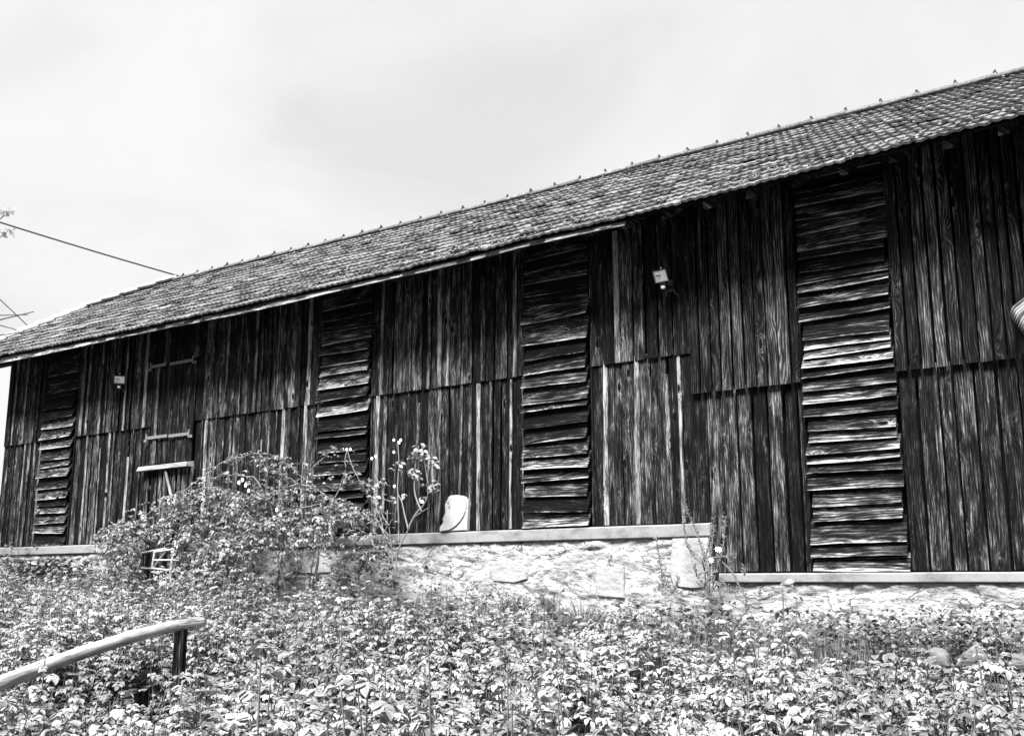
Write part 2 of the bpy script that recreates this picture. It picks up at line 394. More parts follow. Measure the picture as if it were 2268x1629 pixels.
# bays between the louvres
bays = [(XL, LOUV[0][0]), (LOUV[0][1], LOUV[1][0]), (LOUV[1][1], LOUV[2][0]), (LOUV[2][1], XS - .15)]
HATCH = (-14.12, -13.06)
for k, (a, b) in enumerate(bays):
    segs = [(a, b)] if k != 1 else [(a, HATCH[0]), (HATCH[1], b)]
    lo, up = MB(), MB()
    for sa, sb in segs:
        clad(up, sa, sb, SEAM_L, 4.0, (.13, .19) if k != 3 else (.14, .22), -.026, batten=.55 if k < 3 else .35, lean=.006, zj=.008, gap=.004)
        clad(lo, sa, sb, LED_L + .012, SEAM_L + .06, (.12, .2), 0.006, batten=.85, lean=.014, wob=.005, zj=0, gap=.004)
        part(lo.build('lower_boarding', W_BOARD, barn)); lo = MB()
    if k == 1: clad(up, HATCH[0], HATCH[1], 3.31, 4.0, (.14, .2), -.02, batten=.3)
    part(up.build('upper_boarding', W_BOARD, barn))
# right-hand bays: planed upper panels in front of the older boards
up, lo = MB(), MB()
clad(up, XS - .15, LOUV[3][0], SEAM_R, 4.05, (.112, .132), -.075, .024, wob=.0005, zj=.006, gap=.0045)
clad(lo, XS - .15, XS, LED_L + .012, SEAM_R + .05, (.14, .15), -.012, lean=.0)
clad(lo, XS, LOUV[3][0], LED_R + .012, SEAM_R + .05, (.13, .19), -.012, batten=.0, lean=.006, wob=.003, gap=.0045)
part(up.build('upper_boarding', W_PANEL, barn)); part(lo.build('lower_boarding', W_BOARD, barn))
up, lo = MB(), MB()
clad(up, LOUV[3][1], -1.80, SEAM_R, 4.05, (.112, .132), -.075, .024, wob=.0005, zj=.006, gap=.0045)
clad(up, -1.80, XR, 2.32, 4.05, (.112, .132), -.075, .024, wob=.0005, zj=.006, gap=.0045)
clad(lo, LOUV[3][1], XR, LED_R + .012, SEAM_R + .05, (.13, .19), -.012, batten=.0, lean=.006, wob=.003, gap=.0045)
part(up.build('upper_boarding', W_PANEL, barn)); part(lo.build('lower_boarding', W_BOARD, barn))

# louvred strips
EDG = [
 [3.45, 3.30, 3.155, 3.052, 2.858, 2.691, 2.538, 2.36, 2.196, 2.008, 1.883, 1.708, 1.523, 1.351, 1.24, 1.118, .948, .791, .6],
 [3.62, 3.46, 3.297, 3.136, 2.976, 2.827, 2.7, 2.521, 2.354, 2.166, 1.949, 1.866, 1.672, 1.529, 1.377, 1.165, 1.044, .904, .755, .6],
 [3.72, 3.57, 3.423, 3.271, 3.132, 2.947, 2.682, 2.511, 2.341, 2.183, 1.992, 1.91, 1.725, 1.548, 1.383, 1.241, 1.11, .936, .763, .603],
 [3.95, 3.82, 3.68, 3.54, 3.40, 3.219, 3.117, 2.984, 2.875, 2.79, 2.636, 2.505, 2.299, 2.215, 2.131, 2.033, 1.942, 1.807, 1.684, 1.559, 1.407, 1.304, 1.192, 1.113, 1.011, .853, .705, .564, .355, .232, .105]]
NARROW = [[3, 4, 9, 10, 14], [5, 6, 12, 13, 17], [7, 8, 13, 17], [6, 7, 12, 13, 14, 20, 21, 26, 27]]
for k, (a, b) in enumerate(LOUV):
    mb = MB(); E = EDG[k]; top = 4.1
    closed = {0: 3, 1: 4, 2: 5, 3: 6}[k]
    for i, zb in enumerate(E):
        h = top - zb; op = i >= closed
        nar = i in NARROW[k]
        xa, xb = (a + .035, b - .035) if nar else (a + .006 + rng.uniform(-.008, .008), b - .008 + rng.uniform(-.01, .008))
        out = (rng.uniform(.055, .09) + .2 * (h - .1) * rng.random()) if op else .022
        if nar: out *= .75
        y_t, y_b = (-.012 if op else -.008), -.012 - out
        zt = top + (.035 if op else .02); tl = rng.uniform(-.012, .012); bow = rng.uniform(-.008, .008)
        th = .02; n = 10; rings = []; uvs = []; ou, ov = rng.random() * 80, rng.random() * 80; s0 = rng.random() * 90
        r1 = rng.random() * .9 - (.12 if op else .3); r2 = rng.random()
        for j in range(n + 1):
            f = j / n; x = xa + (xb - xa) * f; dz = tl * (f - .5) * 2 + bow * (1 - (2 * f - 1) ** 2)
            eb = .004 * noise.noise(Vector((x * 5, s0, 0))); wy = .004 * noise.noise(Vector((x * 2, s0, 4)))
            zz = zb + dz + eb
            fe = .018 / max(.05, zt - zz); rings.append([(x, y_b + wy, zz), (x, y_b + wy + (y_t - y_b) * fe, zz + .018), (x, y_t + wy * .3, zt), (x, y_t + th, zt), (x, y_b + th + wy, zz + .003)])
            uvs.append([(x + ou, ov), (x + ou, ov + .018), (x + ou, ov + zt - zz), (x + ou, ov + zt - zz + .02), (x + ou, ov - .02)])
        mb.grid_tube(rings, uvs, [r1 + .8, r1 + .1, r1 - .35, r1, r1], r2)  # lit lower edge and shaded top painted into each slat's colour
        top = zb
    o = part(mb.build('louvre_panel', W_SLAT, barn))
    mb = MB()
    z0 = E[-1]
    for xj in (a - .03, b + .005):
        mb.box((xj, -.02, z0), (xj + .025, .12, 4.1), axis=2)
    part(mb.build('louvre_jamb', W_BOARD, barn))

# added dark sheet behind the boards, standing in for the shaded interior
mb = MB(); mb.box((XL + .05, .14, -.3), (XR, .17, 4.2), axis=2); part(mb.build('dark_backing', W_DARK, barn))
# end and back walls
mb = MB(); y = .0
while y < 6.0:
    ye = min(y + rng.uniform(.14, .2), 6.0)
    zt = 3.9 + .607 * (3 - abs(y - 3)) ; zt = min(zt, 3.72 + .607 * 2.9)
    mb.hexa([(XL, y + .004, .6), (XL + .03, y + .004, .6), (XL + .03, ye, .6), (XL, ye, .6), (XL, y + .004, zt), (XL + .03, y + .004, zt), (XL + .03, ye, zt), (XL, ye, zt)], axis=2)
    y = ye
part(mb.build('gable_boarding', W_BOARD, barn))
mb = MB(); mb.box((XL, 6.0, -.3), (XR, 6.05, 4.0), axis=2); mb.box((XR, 0, -.3), (XR + .05, 6.05, 4.2), axis=2)
part(mb.build('back_wall', W_BOARD, barn))

# plinths of lime-washed rubble, ledges of cast concrete
def rubble(name, x0, x1, z0, z1, Yb, right=False):
    nx = int((x1 - x0) / .02); nz = int((z1 - z0) / .014)
    V = []
    for j in range(nz + 1):
        for i in range(nx + 1):
            x = x0 + (x1 - x0) * i / nx; z = z0 + (z1 - z0) * j / nz
            q = Vector((x * 2.1, 0, z * 3.4)); q += Vector((noise.noise(q * .8), 0, noise.noise(q * .8 + Vector((9, 3, 1))))) * .5
            dd = noise.voronoi(q)[0]; e = min(1, (dd[1] - dd[0]) / .25)
            sl = x * 5 + z * 6; rg = 1 - abs(noise.noise(Vector((x * 6 + z * 3, 4, z * 17 - x * 2))) * 2)
            d = .02 * e + .02 * noise.fractal(Vector((x * 3.5, 2, z * 7)), 1, 2, 4) + .008 * max(0, rg - .45) + .006 * noise.noise(Vector((x * 20, 0, z * 44)))
            if j == nz: d = 0
            V.append((x, Yb - d, z))
    V = np.array(V); idx = np.arange((nx + 1) * (nz + 1)).reshape(nz + 1, nx + 1)
    F = np.stack([idx[:-1, :-1], idx[:-1, 1:], idx[1:, 1:], idx[1:, :-1]], -1).reshape(-1, 4)
    return part(np_mesh(name, V, F, M_RUBBLE, barn, smooth=True))
rubble('stone_plinth', XL - 1.6, -14.25, -.75, .452, -.02)
rubble('stone_plinth', -12.95, XS - .02, -.75, .452, -.02)
rubble('stone_plinth', XS - .06, XR, -.9, .0, -.015)
mb = MB()
mb.box((XL - 1.6, -.018, -.8), (-14.25, .13, .45)); mb.box((-12.95, -.018, -.8), (XS, .13, .45)); mb.box((XS + .003, -.012, -.9), (XR, .13, -.003))
part(mb.build('plinth_core', M_RUBBLE, barn))
def ledge(x0, x1, z0, z1, y0, seed):
    mb = MB(); n = int((x1 - x0) / .12); rings = []
    for i in range(n + 1):
        x = x0 + (x1 - x0) * i / n; e = lambda s: .003 * noise.noise(Vector((x * 2.2, seed, s)))
        a = [(x, .12, z0 + e(1)), (x, y0 + .008 + e(2), z0 + e(1)), (x, y0 + e(2), z0 + .01 + e(1)), (x, y0 + e(3), z1 - .014 + e(4)), (x, y0 + .012 + e(3), z1 + e(4)), (x, .12, z1 + e(4))]
        rings.append(a)
    mb.grid_tube(rings, [[(p[0], p[2]) for p in r] for r in rings], .5, .5)
    return part(mb.build('concrete_ledge', M_LEDGE, barn))
ledge(XL - 1.6, -14.25, .452, LED_L, -.075, 1); ledge(-12.95, -9.6, .452, LED_L, -.075, 1); ledge(-9.597, XS + .02, .452, LED_L, -.072, 2)
ledge(XS + .1, -.5, .0, LED_R, -.075, 3); ledge(-.497, XR, .0, LED_R, -.07, 4)
# dressed blocks set in the rubble
def block(name, poly, y0, y1, m):
    mb = MB(); n = len(poly); cx = sum(p[0] for p in poly) / n; cz = sum(p[1] for p in poly) / n
    r = [[(p[0], y1, p[1]) for p in poly], [(p[0], y0 + .012, p[1]) for p in poly], [(cx + (p[0] - cx) * .95, y0, cz + (p[1] - cz) * .95) for p in poly]]
    mb.grid_tube([list(reversed(q)) for q in r], [[(p[0], p[2]) for p in q] for q in r], .5, .5)
    return part(mb.build(name, m, barn))
block('corner_stone', [(-5.2, .448), (-5.22, .3), (-5.25, .1), (-5.2, -.04), (-5.0, -.06), (-4.84, -.05), (-4.8, .1), (-4.795, .448)], -.062, 0, M_QUOIN)
block('dressed_block', [(-6.12, .16), (-6.14, -.02), (-6.1, -.14), (-5.95, -.15), (-5.78, -.16), (-5.78, .1), (-5.79, .165)], -.06, 0, M_BLOCK)
block('dressed_block', [(-7.52, .22), (-7.56, .1), (-7.5, .02), (-7.2, .0), (-7.02, .04), (-7.0, .16), (-7.2, .23)], -.056, 0, M_BLOCK)
block('dressed_block', [(-10.9, .3), (-10.95, .15), (-10.6, .12), (-10.1, .13), (-10.05, .3), (-10.4, .33)], -.056, 0, M_BLOCK)
block('dressed_block', [(-9.2, -.1), (-9.15, -.28), (-8.8, -.3), (-8.6, -.26), (-8.62, -.06), (-8.9, -.02)], -.058, 0, M_BLOCK)
# round vent in the plinth
mb = MB(); mb.tube([(-11.1, -.065, -.055), (-11.1, .02, -.055)], .055, 14); part(mb.build('vent_hole', M_BLACK, barn))

# hatch with strap hinges, bleached drip board and slatted lower leaf
hy = -.032
for (a, b) in ((HATCH[0] + .01, -13.6), (-13.595, HATCH[1] - .01)):
    mb = MB(); clad(mb, a, b, 1.76, 3.3, (.15, .2), hy, .024, batten=.55, lean=.012, wob=.003)
    part(mb.build('hatch_leaf', W_BOARD, barn))
for (x0, x1, z, hx) in ((-14.12, -13.75, 3.275, 0), (-13.66, -13.1, 3.265, 1), (-14.12, -13.62, 2.165, 0), (-13.58, -13.1, 2.155, 1)):
    mb = MB(); mb.box((x0, hy - .048, z - .022), (x1, hy - .04, z + .022))
    xe = x1 if hx else x0
    mb.tube([(xe, hy - .05, z - .06), (xe, hy - .05, z + .06)], .014, 8); mb.box((xe + (.0 if hx else -.07), hy - .045, z - .06), (xe + (.07 if hx else 0), hy - .035, z - .02))
    part(mb.build('strap_hinge', M_IRON, barn))
mb = MB(); mb.hexa([(-14.24, -.14, 1.66), (-13.04, -.14, 1.67), (-13.04, -.0, 1.67), (-14.24, -.0, 1.66), (-14.22, -.12, 1.725), (-13.05, -.12, 1.735), (-13.05, -.0, 1.755), (-14.22, -.0, 1.745)])
part(mb.build('drip_board', W_PALE, barn))
mb = MB(); x = HATCH[0]
while x < HATCH[1]:
    wv = rng.uniform(.05, .09); board(mb, x, x + wv, -.25, 1.66, -.035, .02, rng.uniform(-.02, .02), .004, r1=rng.uniform(.3, 1.3)); x += wv + rng.uniform(.02, .07)
for z in (1.38, .9): mb.box((-14.1, -.012, z), (-13.1, .004, z + .07))
part(mb.build('slatted_gate', W_BOARD, barn))
mb = MB(); a, b = at(367, 1045, -.1), at(388, 1135, -.2); mb.tube([a, a.lerp(b, .5), b], [.02, .024, .02], 7)
part(mb.build('prop_stick', W_PALE, barn))

# roof
TH = math.atan2(ridgez(-10) - eavez(-10), HW + OV); SL = math.hypot(HW + OV, ridgez(-10) - eavez(-10))
X0, X1 = -19.42, 3.9; YC = 2.05
def rp(x, s, n=0.0):
    f = s / SL; z = eavez(x) + (ridgez(x) - eavez(x)) * f
    return Vector((x, -OV + (HW + OV) * f - n * math.sin(TH), z + n * math.cos(TH)))
def hipx(y): return X0 + (y - YC) / (HW - YC) * (-17.95 - X0) if y > YC else X0
rows = 15; ex = SL / rows; tw = .206
PROF = [(0, .012), (.12, .006), (.25, .0), (.38, .007), (.5, .012), (.62, .006), (.75, .0), (.88, .007), (1.0, .013)]
mb = MB(); nt = int((X1 - X0) / tw)
for r in range(rows):
    rowoff = rng.uniform(-.008, .008)
    for c in range(nt):
        xa = X0 + c * tw + rng.uniform(-.003, .003) + (tw / 2 if r % 2 else 0)
        s0 = r * ex + rowoff + rng.gauss(0, .011) - (.02 if r == 0 else 0); s1 = s0 + ex + .05
        ymid = -OV + (HW + OV) * (s0 + ex * .5) / SL
        if xa < hipx(ymid) - .05 and ymid > YC: continue
        if xa + tw > X1: continue
        s1 = min(s1, SL)
        lift = .038 + rng.gauss(0, .0035) + (.014 if rng.random() < .07 else 0); tl = rng.gauss(0, .009); r1 = rng.random(); r2 = rng.random()
        tp, bt, fr = [], [], []
        for (a, h) in PROF:
            x = xa + a * tw; hh = h + tl * (a - .5)
            tp.append((rp(x, s0, lift + hh), rp(x, s1, .006 + hh))); bt.append((rp(x, s0 + .002, lift + hh - .024),))
        b = len(mb.v)
        for i, ((p, q), (w0,)) in enumerate(zip(tp, bt)):
            for pt in (w0, p, q): mb.v.append(tuple(pt)); mb.uv.append((pt.x, pt.y)); mb.r1.append(r1); mb.r2.append(r2)
        for i in range(len(PROF) - 1):
            k = b + i * 3
            mb.f.append((k, k + 3, k + 4, k + 1)); mb.f.append((k + 1, k + 4, k + 5, k + 2))
        mb.f.append((b, b + 1, b + 2)); k = b + (len(PROF) - 1) * 3; mb.f.append((k, k + 2, k + 1))
roof = part(mb.build('tiled_roof', M_TILE, barn))
# lichen and moss cushions along the eaves row
mb = MB()
for k in range(900):
    x = rng.uniform(X0, X1 - .3); s = abs(rng.gauss(0, .25)) if rng.random() < .6 else rng.uniform(0, SL)
    y = -OV + (HW + OV) * s / SL
    if x < hipx(y) + .1: continue
    s = round(s / ex) * ex + rng.uniform(-.005, .05); rr = rng.uniform(.008, .022)
    c = rp(x, max(s, 0), .06); nn = 6
    rings = []
    for (h, q) in ((-.5, 1.0), (.35, .8), (.75, .35)):
        rings.append([c + Vector((math.cos(t) * rr * q, math.sin(t) * rr * q * .8, h * rr * .8 + math.sin(t) * rr * q * .5)) for t in [2 * math.pi * j / nn + k for j in range(nn)]])
    mb.grid_tube(rings, [[(0, 0)] * nn] * 3, rng.uniform(.3, 1.2), 0)
mo = mb.build('moss_cushions', M_TILE, roof, True); mo['kind'] = 'stuff'

# roof structure: boarding under the tiles on both slopes, half hip
mb = MB(); n = 40
for i in range(n):
    xa, xb = X0 + (X1 - X0) * i / n, X0 + (X1 - X0) * (i + 1) / n
    def q(x, y, dn):
        f = (y + OV) / (HW + OV); return (x, y, eavez(x) + (ridgez(x) - eavez(x)) * f - dn)
    ytop = HW
    if xa < -17.95:
        ytop = min(HW, YC + (xa - X0) / (-17.95 - X0) * (HW - YC))
    ya = ytop; yb = HW if xb >= -17.95 else YC + (xb - X0) / (-17.95 - X0) * (HW - YC)
    mb.hexa([q(xa, -OV + .03, .03), q(xb, -OV + .03, .03), q(xb, yb, .03), q(xa, ya, .03), q(xa, -OV + .03, -.002), q(xb, -OV + .03, -.002), q(xb, yb, -.002), q(xa, ya, -.002)], axis=0)
part(mb.build('roof_boarding', W_DARK, barn))
mb = MB()
for i in range(n):
    xa, xb = X0 + (X1 - X0) * i / n, X0 + (X1 - X0) * (i + 1) / n
    def q2(x, f, dn):
        yt = HW
        if x < -17.95: yt = 2 * HW - (YC + (x - X0) / (-17.95 - X0) * (HW - YC))
        yy = yt + (2 * HW + OV - yt) * f; g = (yy - HW) / (HW + OV)
        return (x, yy, ridgez(x) + (eavez(x) - ridgez(x)) * g + dn)
    mb.hexa([q2(xa, 0, 0), q2(xb, 0, 0), q2(xb, 1, 0), q2(xa, 1, 0), q2(xa, 0, .05), q2(xb, 0, .05), q2(xb, 1, .05), q2(xa, 1, .05)], r1=.5)
zc = rp(X0, (YC + OV) / (HW + OV) * SL).z
P = [(X0, YC, zc), (X0, 2 * HW - YC, zc), (-17.95, HW, ridgez(-17.95))]
mb.grid_tube([[(a[0], a[1], a[2]) for a in P], [(a[0], a[1], a[2] + .05) for a in P]], [[(0, 0)] * 3] * 2, .5, .5)
part(mb.build('back_slope', M_TILE, barn))
# ridge caps with collars
mb = MB(); kn = mb; x = -18.05
while x < X1 - .1:
    l = .45; z0, z1 = ridgez(x) + .0, ridgez(x + l); y0 = HW; rr = .1; rings = []
    r1 = rng.random(); dz = rng.uniform(-.006, .006)
    for (f, rad) in ((0, .1), (.85, .105), (.87, .113), (1.02, .113)):
        xx = x + l * f
        rings.append([(xx, y0 + math.cos(t) * rad, z0 + (z1 - z0) * f + dz + math.sin(t) * rad * .8 + .005) for t in [math.pi * j / 8 for j in range(9)]] )
    mb.grid_tube(rings, [[(p[0], p[1]) for p in r] for r in rings], r1, .5, False)
    # collar knob, coloured dark as though backlit
    c = Vector((x + l * .95, y0 - .02, z1 + .095 + dz)); kn.tube([c + Vector((0, 0, -.03)), c + Vector((0, 0, .01)), c + Vector((rng.uniform(-.01, .01), 0, .03)), c + Vector((0, 0, .04))], [.02, .02, .015, .006], 8, r1=-1.6)
    x += l
rg = mb.build('ridge_tiles', M_TILE, roof, True)
# verge and hip caps, paler
mb = MB(); path = []
s = 0.0
while s < (YC + OV) / (HW + OV) * SL: path.append(rp(X0, s, .05)); s += .36
path.append(rp(X0, (YC + OV) / (HW + OV) * SL, .05)); A, B = path[-1], Vector((-17.85, HW, ridgez(-17.9) + .07))
for k in range(1, 6): path.append(A.lerp(B, k / 5))
for k in range(len(path) - 1):
    a, b = path[k], path[k + 1]; d = (b - a).normalized(); a2 = a - d * .03; side = d.cross(Vector((0, 0, 1))).normalized(); upv = side.cross(d)
    rings = []
    for (f, rad, lf) in ((0, .105, .022), (.96, .088, .0), (1.0, .08, 0)):
        c = a2.lerp(b, f) + upv * lf
        rings.append([c + side * math.cos(t) * rad + upv * math.sin(t) * rad * .75 for t in [math.pi * (j / 8) * 1.1 - .15 for j in range(9)]])
    mb.grid_tube(rings, [[(p[0], p[1]) for p in r] for r in rings], rng.random(), .5, True)
mb.build('verge_tiles', M_RIDGEPALE, roof, True)
# fascia boards on the left two thirds
FX = [(-19.4, 3.64), (-17.3, 3.60), (-13.95, 3.585), (-12.06, 3.56), (-10.11, 3.55), (-8.36, 3.57), (-6.51, 3.605), (-5.26, 3.60)]
for k in range(len(FX) - 1):
    mb = MB(); (xa, za), (xb, zb) = FX[k], FX[k + 1]; n = 8; rings = []; uvs = []; ou = rng.random() * 40; j0 = rng.uniform(-.012, .012); s0 = rng.random() * 40
    for i in range(n + 1):
        f = i / n; x = xa + .003 + (xb - xa - .006) * f; zb_ = za + (zb - za) * f + j0 * .6 - .012 * math.sin(f * math.pi) * (1 if k % 2 else -.4) + .003 * noise.noise(Vector((x * 4, s0, 1))); zt = eavez(x) + .005
        y = -OV + .025 + j0 * .2
        rings.append([(x, y - .02, zb_), (x, y + .012, zt), (x, y + .035, zt), (x, y + .005, zb_)])
        uvs.append([(x + ou, 0), (x + ou, .15), (x + ou, .18), (x + ou, -.02)])
    mb.grid_tube(rings, uvs, rng.uniform(.4, 1.0), rng.random()); part(mb.build('fascia_board', W_BEAM if k > 3 else W_SLAT, barn))
# rafters
x = -19.1
while x < X1:
    xr = x
    mb = MB(); a = -OV + .14 if xr < -5.3 else -OV + .16; wv = .045
    zf = lambda y: eavez(xr) + (ridgez(xr) - eavez(xr)) * (y + OV) / (HW + OV)
    b = .5
    mb.hexa([(xr - wv, a, zf(a) - .135), (xr + wv, a, zf(a) - .135), (xr + wv, b, zf(b) - .135), (xr - wv, b, zf(b) - .135), (xr - wv, a, zf(a) - .033), (xr + wv, a, zf(a) - .033), (xr + wv, b, zf(b) - .033), (xr - wv, b, zf(b) - .033)], axis=1, r1=1.0)
    part(mb.build('rafter', W_BOARD, barn)); x += .459 if x > -5.3 else .4593
mb = MB(); mb.box((X0 + .3, -.02, 3.85), (X1 - .3, .12, 3.98)); part(mb.build('wall_plate', W_DARK, barn))

# ------------------------------------------------------------------ things on and by the barn
def floodlight(loc, rz, label, tilt=24):
    t0 = empty('floodlight', loc, rz); tag(t0, label, 'floodlight', 'floodlights on the barn wall')
    ct, st = math.cos(R(tilt)), math.sin(R(tilt))
    # housing: frustum widening to the glass; front at y=-, z up; face tilts downward
    def loc_(x, y, z):   # rotate about x so that the face looks down
        return (x, y * ct - z * st, z * ct + y * st)
    mb = MB(); w_, h_ = .078, .062
    F8 = [loc_(x, y, z) for (x, y, z) in ((-w_, -.04, -h_), (w_, -.04, -h_), (.045, .035, -.035), (-.045, .035, -.035), (-w_, -.04, h_), (w_, -.04, h_), (.045, .035, .035), (-.045, .035, .035))]
    mb.hexa(F8); 
    mb.hexa([loc_(x, y, z) for (x, y, z) in ((-w_ - .006, -.058, h_ + .004), (w_ + .006, -.058, h_ + .004), (w_ + .006, -.0, h_ + .004), (-w_ - .006, -.0, h_ + .004), (-w_ - .006, -.058, h_ + .01), (w_ + .006, -.058, h_ + .01), (w_ + .006, -.0, h_ + .01), (-w_ - .006, -.0, h_ + .01))])
    mb.build('housing', M_BLACK, t0)
    fr = MB()
    for (xa, xb, za, zb) in ((-w_, w_, -h_, -h_ + .009), (-w_, w_, h_ - .008, h_), (-w_, -w_ + .008, -h_ + .009, h_ - .008), (w_ - .008, w_, -h_ + .009, h_ - .008)):
        fr.hexa([loc_(x, y, z) for (x, y, z) in ((xa, -.052, za), (xb, -.052, za), (xb, -.0405, za), (xa, -.0405, za), (xa, -.052, zb), (xb, -.052, zb), (xb, -.0405, zb), (xa, -.0405, zb))])
    fr.build('front_frame', M_WHITE, t0)
    rf = MB(); rf.hexa([loc_(x, y, z) for (x, y, z) in ((-w_ + .009, -.045, -h_ + .01), (w_ - .009, -.045, -h_ + .01), (w_ - .009, -.041, -h_ + .01), (-w_ + .009, -.041, -h_ + .01), (-w_ + .009, -.045, h_ - .009), (w_ - .009, -.045, h_ - .009), (w_ - .009, -.041, h_ - .009), (-w_ + .009, -.041, h_ - .009))])
    rf.build('reflector', M_REFL, t0)
    tb = MB(); tb.tube([loc_(-.055, -.051, .012), loc_(.0, -.051, .008)], .006, 8); tb.tube([loc_(-.05, -.051, -.045), loc_(-.005, -.051, -.005)], .0018, 6)
    tb.build('lamp_tube', M_IRON, t0)
    br = MB(); br.box((-.02, .02, -.12), (.02, .16, -.095)); br.box((-.03, .14, -.15), (.03, .165, -.02)); sc_ = MB(); sc_.tube([loc_(0, .0, h_ + .01), loc_(0, -.0, h_ + .026)], .006, 8); sc_.build('screw', M_REFL, t0)
    br.build('bracket', M_BLACK, t0); ca = MB(); ca.tube([(.05, .13, -.14), (.056, .14, -.175), (.075, .16, -.2)], .004, 6); ca.build('cable_end', M_IRON, t0)
    sn = MB(); sn.box((-.032, -.01, -.118), (.034, .05, -.09)); sn.build('motion_sensor', M_BLACK, t0)
    dm = MB(); dm.tube([(0, .0, -.121), (0, .0, -.132), (0, .001, -.146), (0, .002, -.152)], [.024, .025, .021, .008], 12); dm.build('sensor_dome', M_SENSOR, t0, True)
    return t0
p1 = at(1467, 609, -.2); floodlight((p1.x, -.19, p1.z), R(-6), 'white-fronted halogen floodlight with motion sensor between the two right-hand louvre panels')
p2 = at(264, 838, -.2); floodlight((p2.x, -.19, p2.z), R(52), 'small floodlight high on the boards left of the hatch, turned sideways', 30)

# carved limestone face standing on the ledge
def carve_xy(px, py): return at((1020 + px / 13.58) * .945, (1140 + py / 13.58) * .945, -.062)
OUT = [(205, 1440), (200, 1350), (215, 1290), (245, 1240), (262, 1200), (300, 1150), (290, 1090), (270, 1040), (300, 980), (330, 900), (345, 830), (340, 740), (325, 640), (325, 560), (350, 490), (385, 420), (405, 370), (420, 320), (470, 280), (560, 272), (680, 268), (800, 285), (890, 320), (950, 390), (1000, 460), (1015, 560), (1018, 800), (1020, 1100), (1018, 1395)]
SPL = [(205, 1440), (200, 1350), (215, 1290), (245, 1240), (262, 1200), (300, 1150), (290, 1090), (270, 1040), (300, 980), (330, 900), (345, 830), (340, 740), (325, 640), (325, 560), (350, 490), (385, 420), (405, 370), (420, 320), (470, 280), (560, 272), (680, 268), (800, 285), (890, 320), (950, 390), (985, 470), (990, 620), (975, 800), (920, 960), (830, 1120), (700, 1260), (560, 1360), (430, 1405)]
base = carve_xy(612, 1420)
cv = empty('carved_face', (base.x, -.05, LED_L + .004)); tag(cv, 'white carved limestone head in profile standing on the concrete ledge', 'sculpture')
def prism(poly, y0, y1, name, m, bev=.006):
    pts = [carve_xy(*p) for p in poly]; pts = [Vector((p.x - base.x, 0, p.z - base.z + .004)) for p in pts]
    c = sum(pts, Vector()) / len(pts); mb = MB(); lean = lambda z: z * .1
    rs = []
    for (y, s) in ((y1, 1.0), (y0 + bev, 1.0), (y0, .965)):
        rs.append([(c.x + (p.x - c.x) * s, y + lean(p.z), c.z + (p.z - c.z) * s) for p in reversed(pts)])
    mb.grid_tube(rs, [[(p[0], p[2]) for p in r] for r in rs], .5, .5); return mb.build(name, m, cv)
prism(OUT, -.03, .025, 'slab', M_CARVE); prism(SPL, -.052, -.034, 'face_relief', M_CARVE, .012)
mb = MB(); e = carve_xy(488, 530); e = Vector((e.x - base.x, -.05, e.z - base.z)); mb.tube([e + Vector((-.006, -.008, .02)), e + Vector((0, -.008, .004)), e + Vector((.006, -.006, -.012))], [.005, .012, .005], 6)
mb.build('eye_socket', M_IRON, cv)
mb = MB(); br = [carve_xy(*q) for q in ((410, 405), (470, 415), (530, 455), (580, 520), (605, 600))]
mb.tube([(q.x - base.x, -.05 + (q.z - base.z) * .1, q.z - base.z) for q in br], [.002, .005, .006, .005, .002], 6); mb.build('brow', M_CARVE, cv)

# small iron ornament on the plinth
q = at(559, 1261, -.07); orn = empty('iron_ornament', (q.x, -.075, q.z)); tag(orn, 'small dark iron ornament fixed to the pale plinth near the round vent', 'ornament')
mb = MB(); mb.tube([(-.16, 0, .0), (-.05, 0, -.01), (.05, 0, .0), (.18, 0, .012)], .012, 6); mb.build('crossbar', M_IRON, orn)
mb = MB(); mb.tube([(-.02, 0, .16), (-.01, -.01, .05), (.02, 0, -.06), (.04, 0, -.2)], [.018, .03, .016, .02], 6)
for sx in (-.08, .09): mb.tube([(sx, 0, .0), (sx - .01, 0, -.07)], .009, 5)
mb.build('figure', M_IRON, orn)

# old casement frames and scroll bracket in the hollow under the hatch
def frame_thing(name, quad4, yy, label, group=None, w_=.028):
    P4 = [at(u, v, y) for (u, v), y in zip(quad4, yy)]; c = sum(P4, Vector()) / 4
    o = empty(name, c); tag(o, label, 'window frame', group); P4 = [p - c for p in P4]; mb = MB()
    for i in range(4):
        a, b = P4[i], P4[(i + 1) % 4]; d = (b - a).normalized(); mb.tube([a - d * w_ * .4, b + d * w_ * .4], w_ * .62, 4)
    mb.build('sash_frame', M_WHITE, o)
    return o, P4
fo, P4 = frame_thing('window_frame', [(342, 1222), (384, 1216), (377, 1263), (336, 1258)], [-.45, -.36, -.36, -.45], 'white painted casement frame, open towards the right, under the hatch', 'old window frames')
mb = MB(); mb.tube([P4[0].lerp(P4[3], .5), P4[1].lerp(P4[2], .5)], .012, 4); mb.build('glazing_bar', M_WHITE, fo)
fo, P4 = frame_thing('window_frame', [(312, 1224), (372, 1213), (338, 1259), (307, 1257)], [-.5, -.2, -.3, -.5], 'white painted casement frame half hidden by leaves, left one of the pair', 'old window frames', .026)
sb = at(358, 1290, -.36); so_ = empty('scroll_bracket', sb); tag(so_, 'white wrought iron scroll bracket hanging below the casement frames', 'bracket')
mb = MB(); mb.tube([at(378, 1264, -.36) - sb, at(378, 1310, -.36) - sb], .02, 6); mb.build('upright', M_WHITE, so_)
mb = MB()
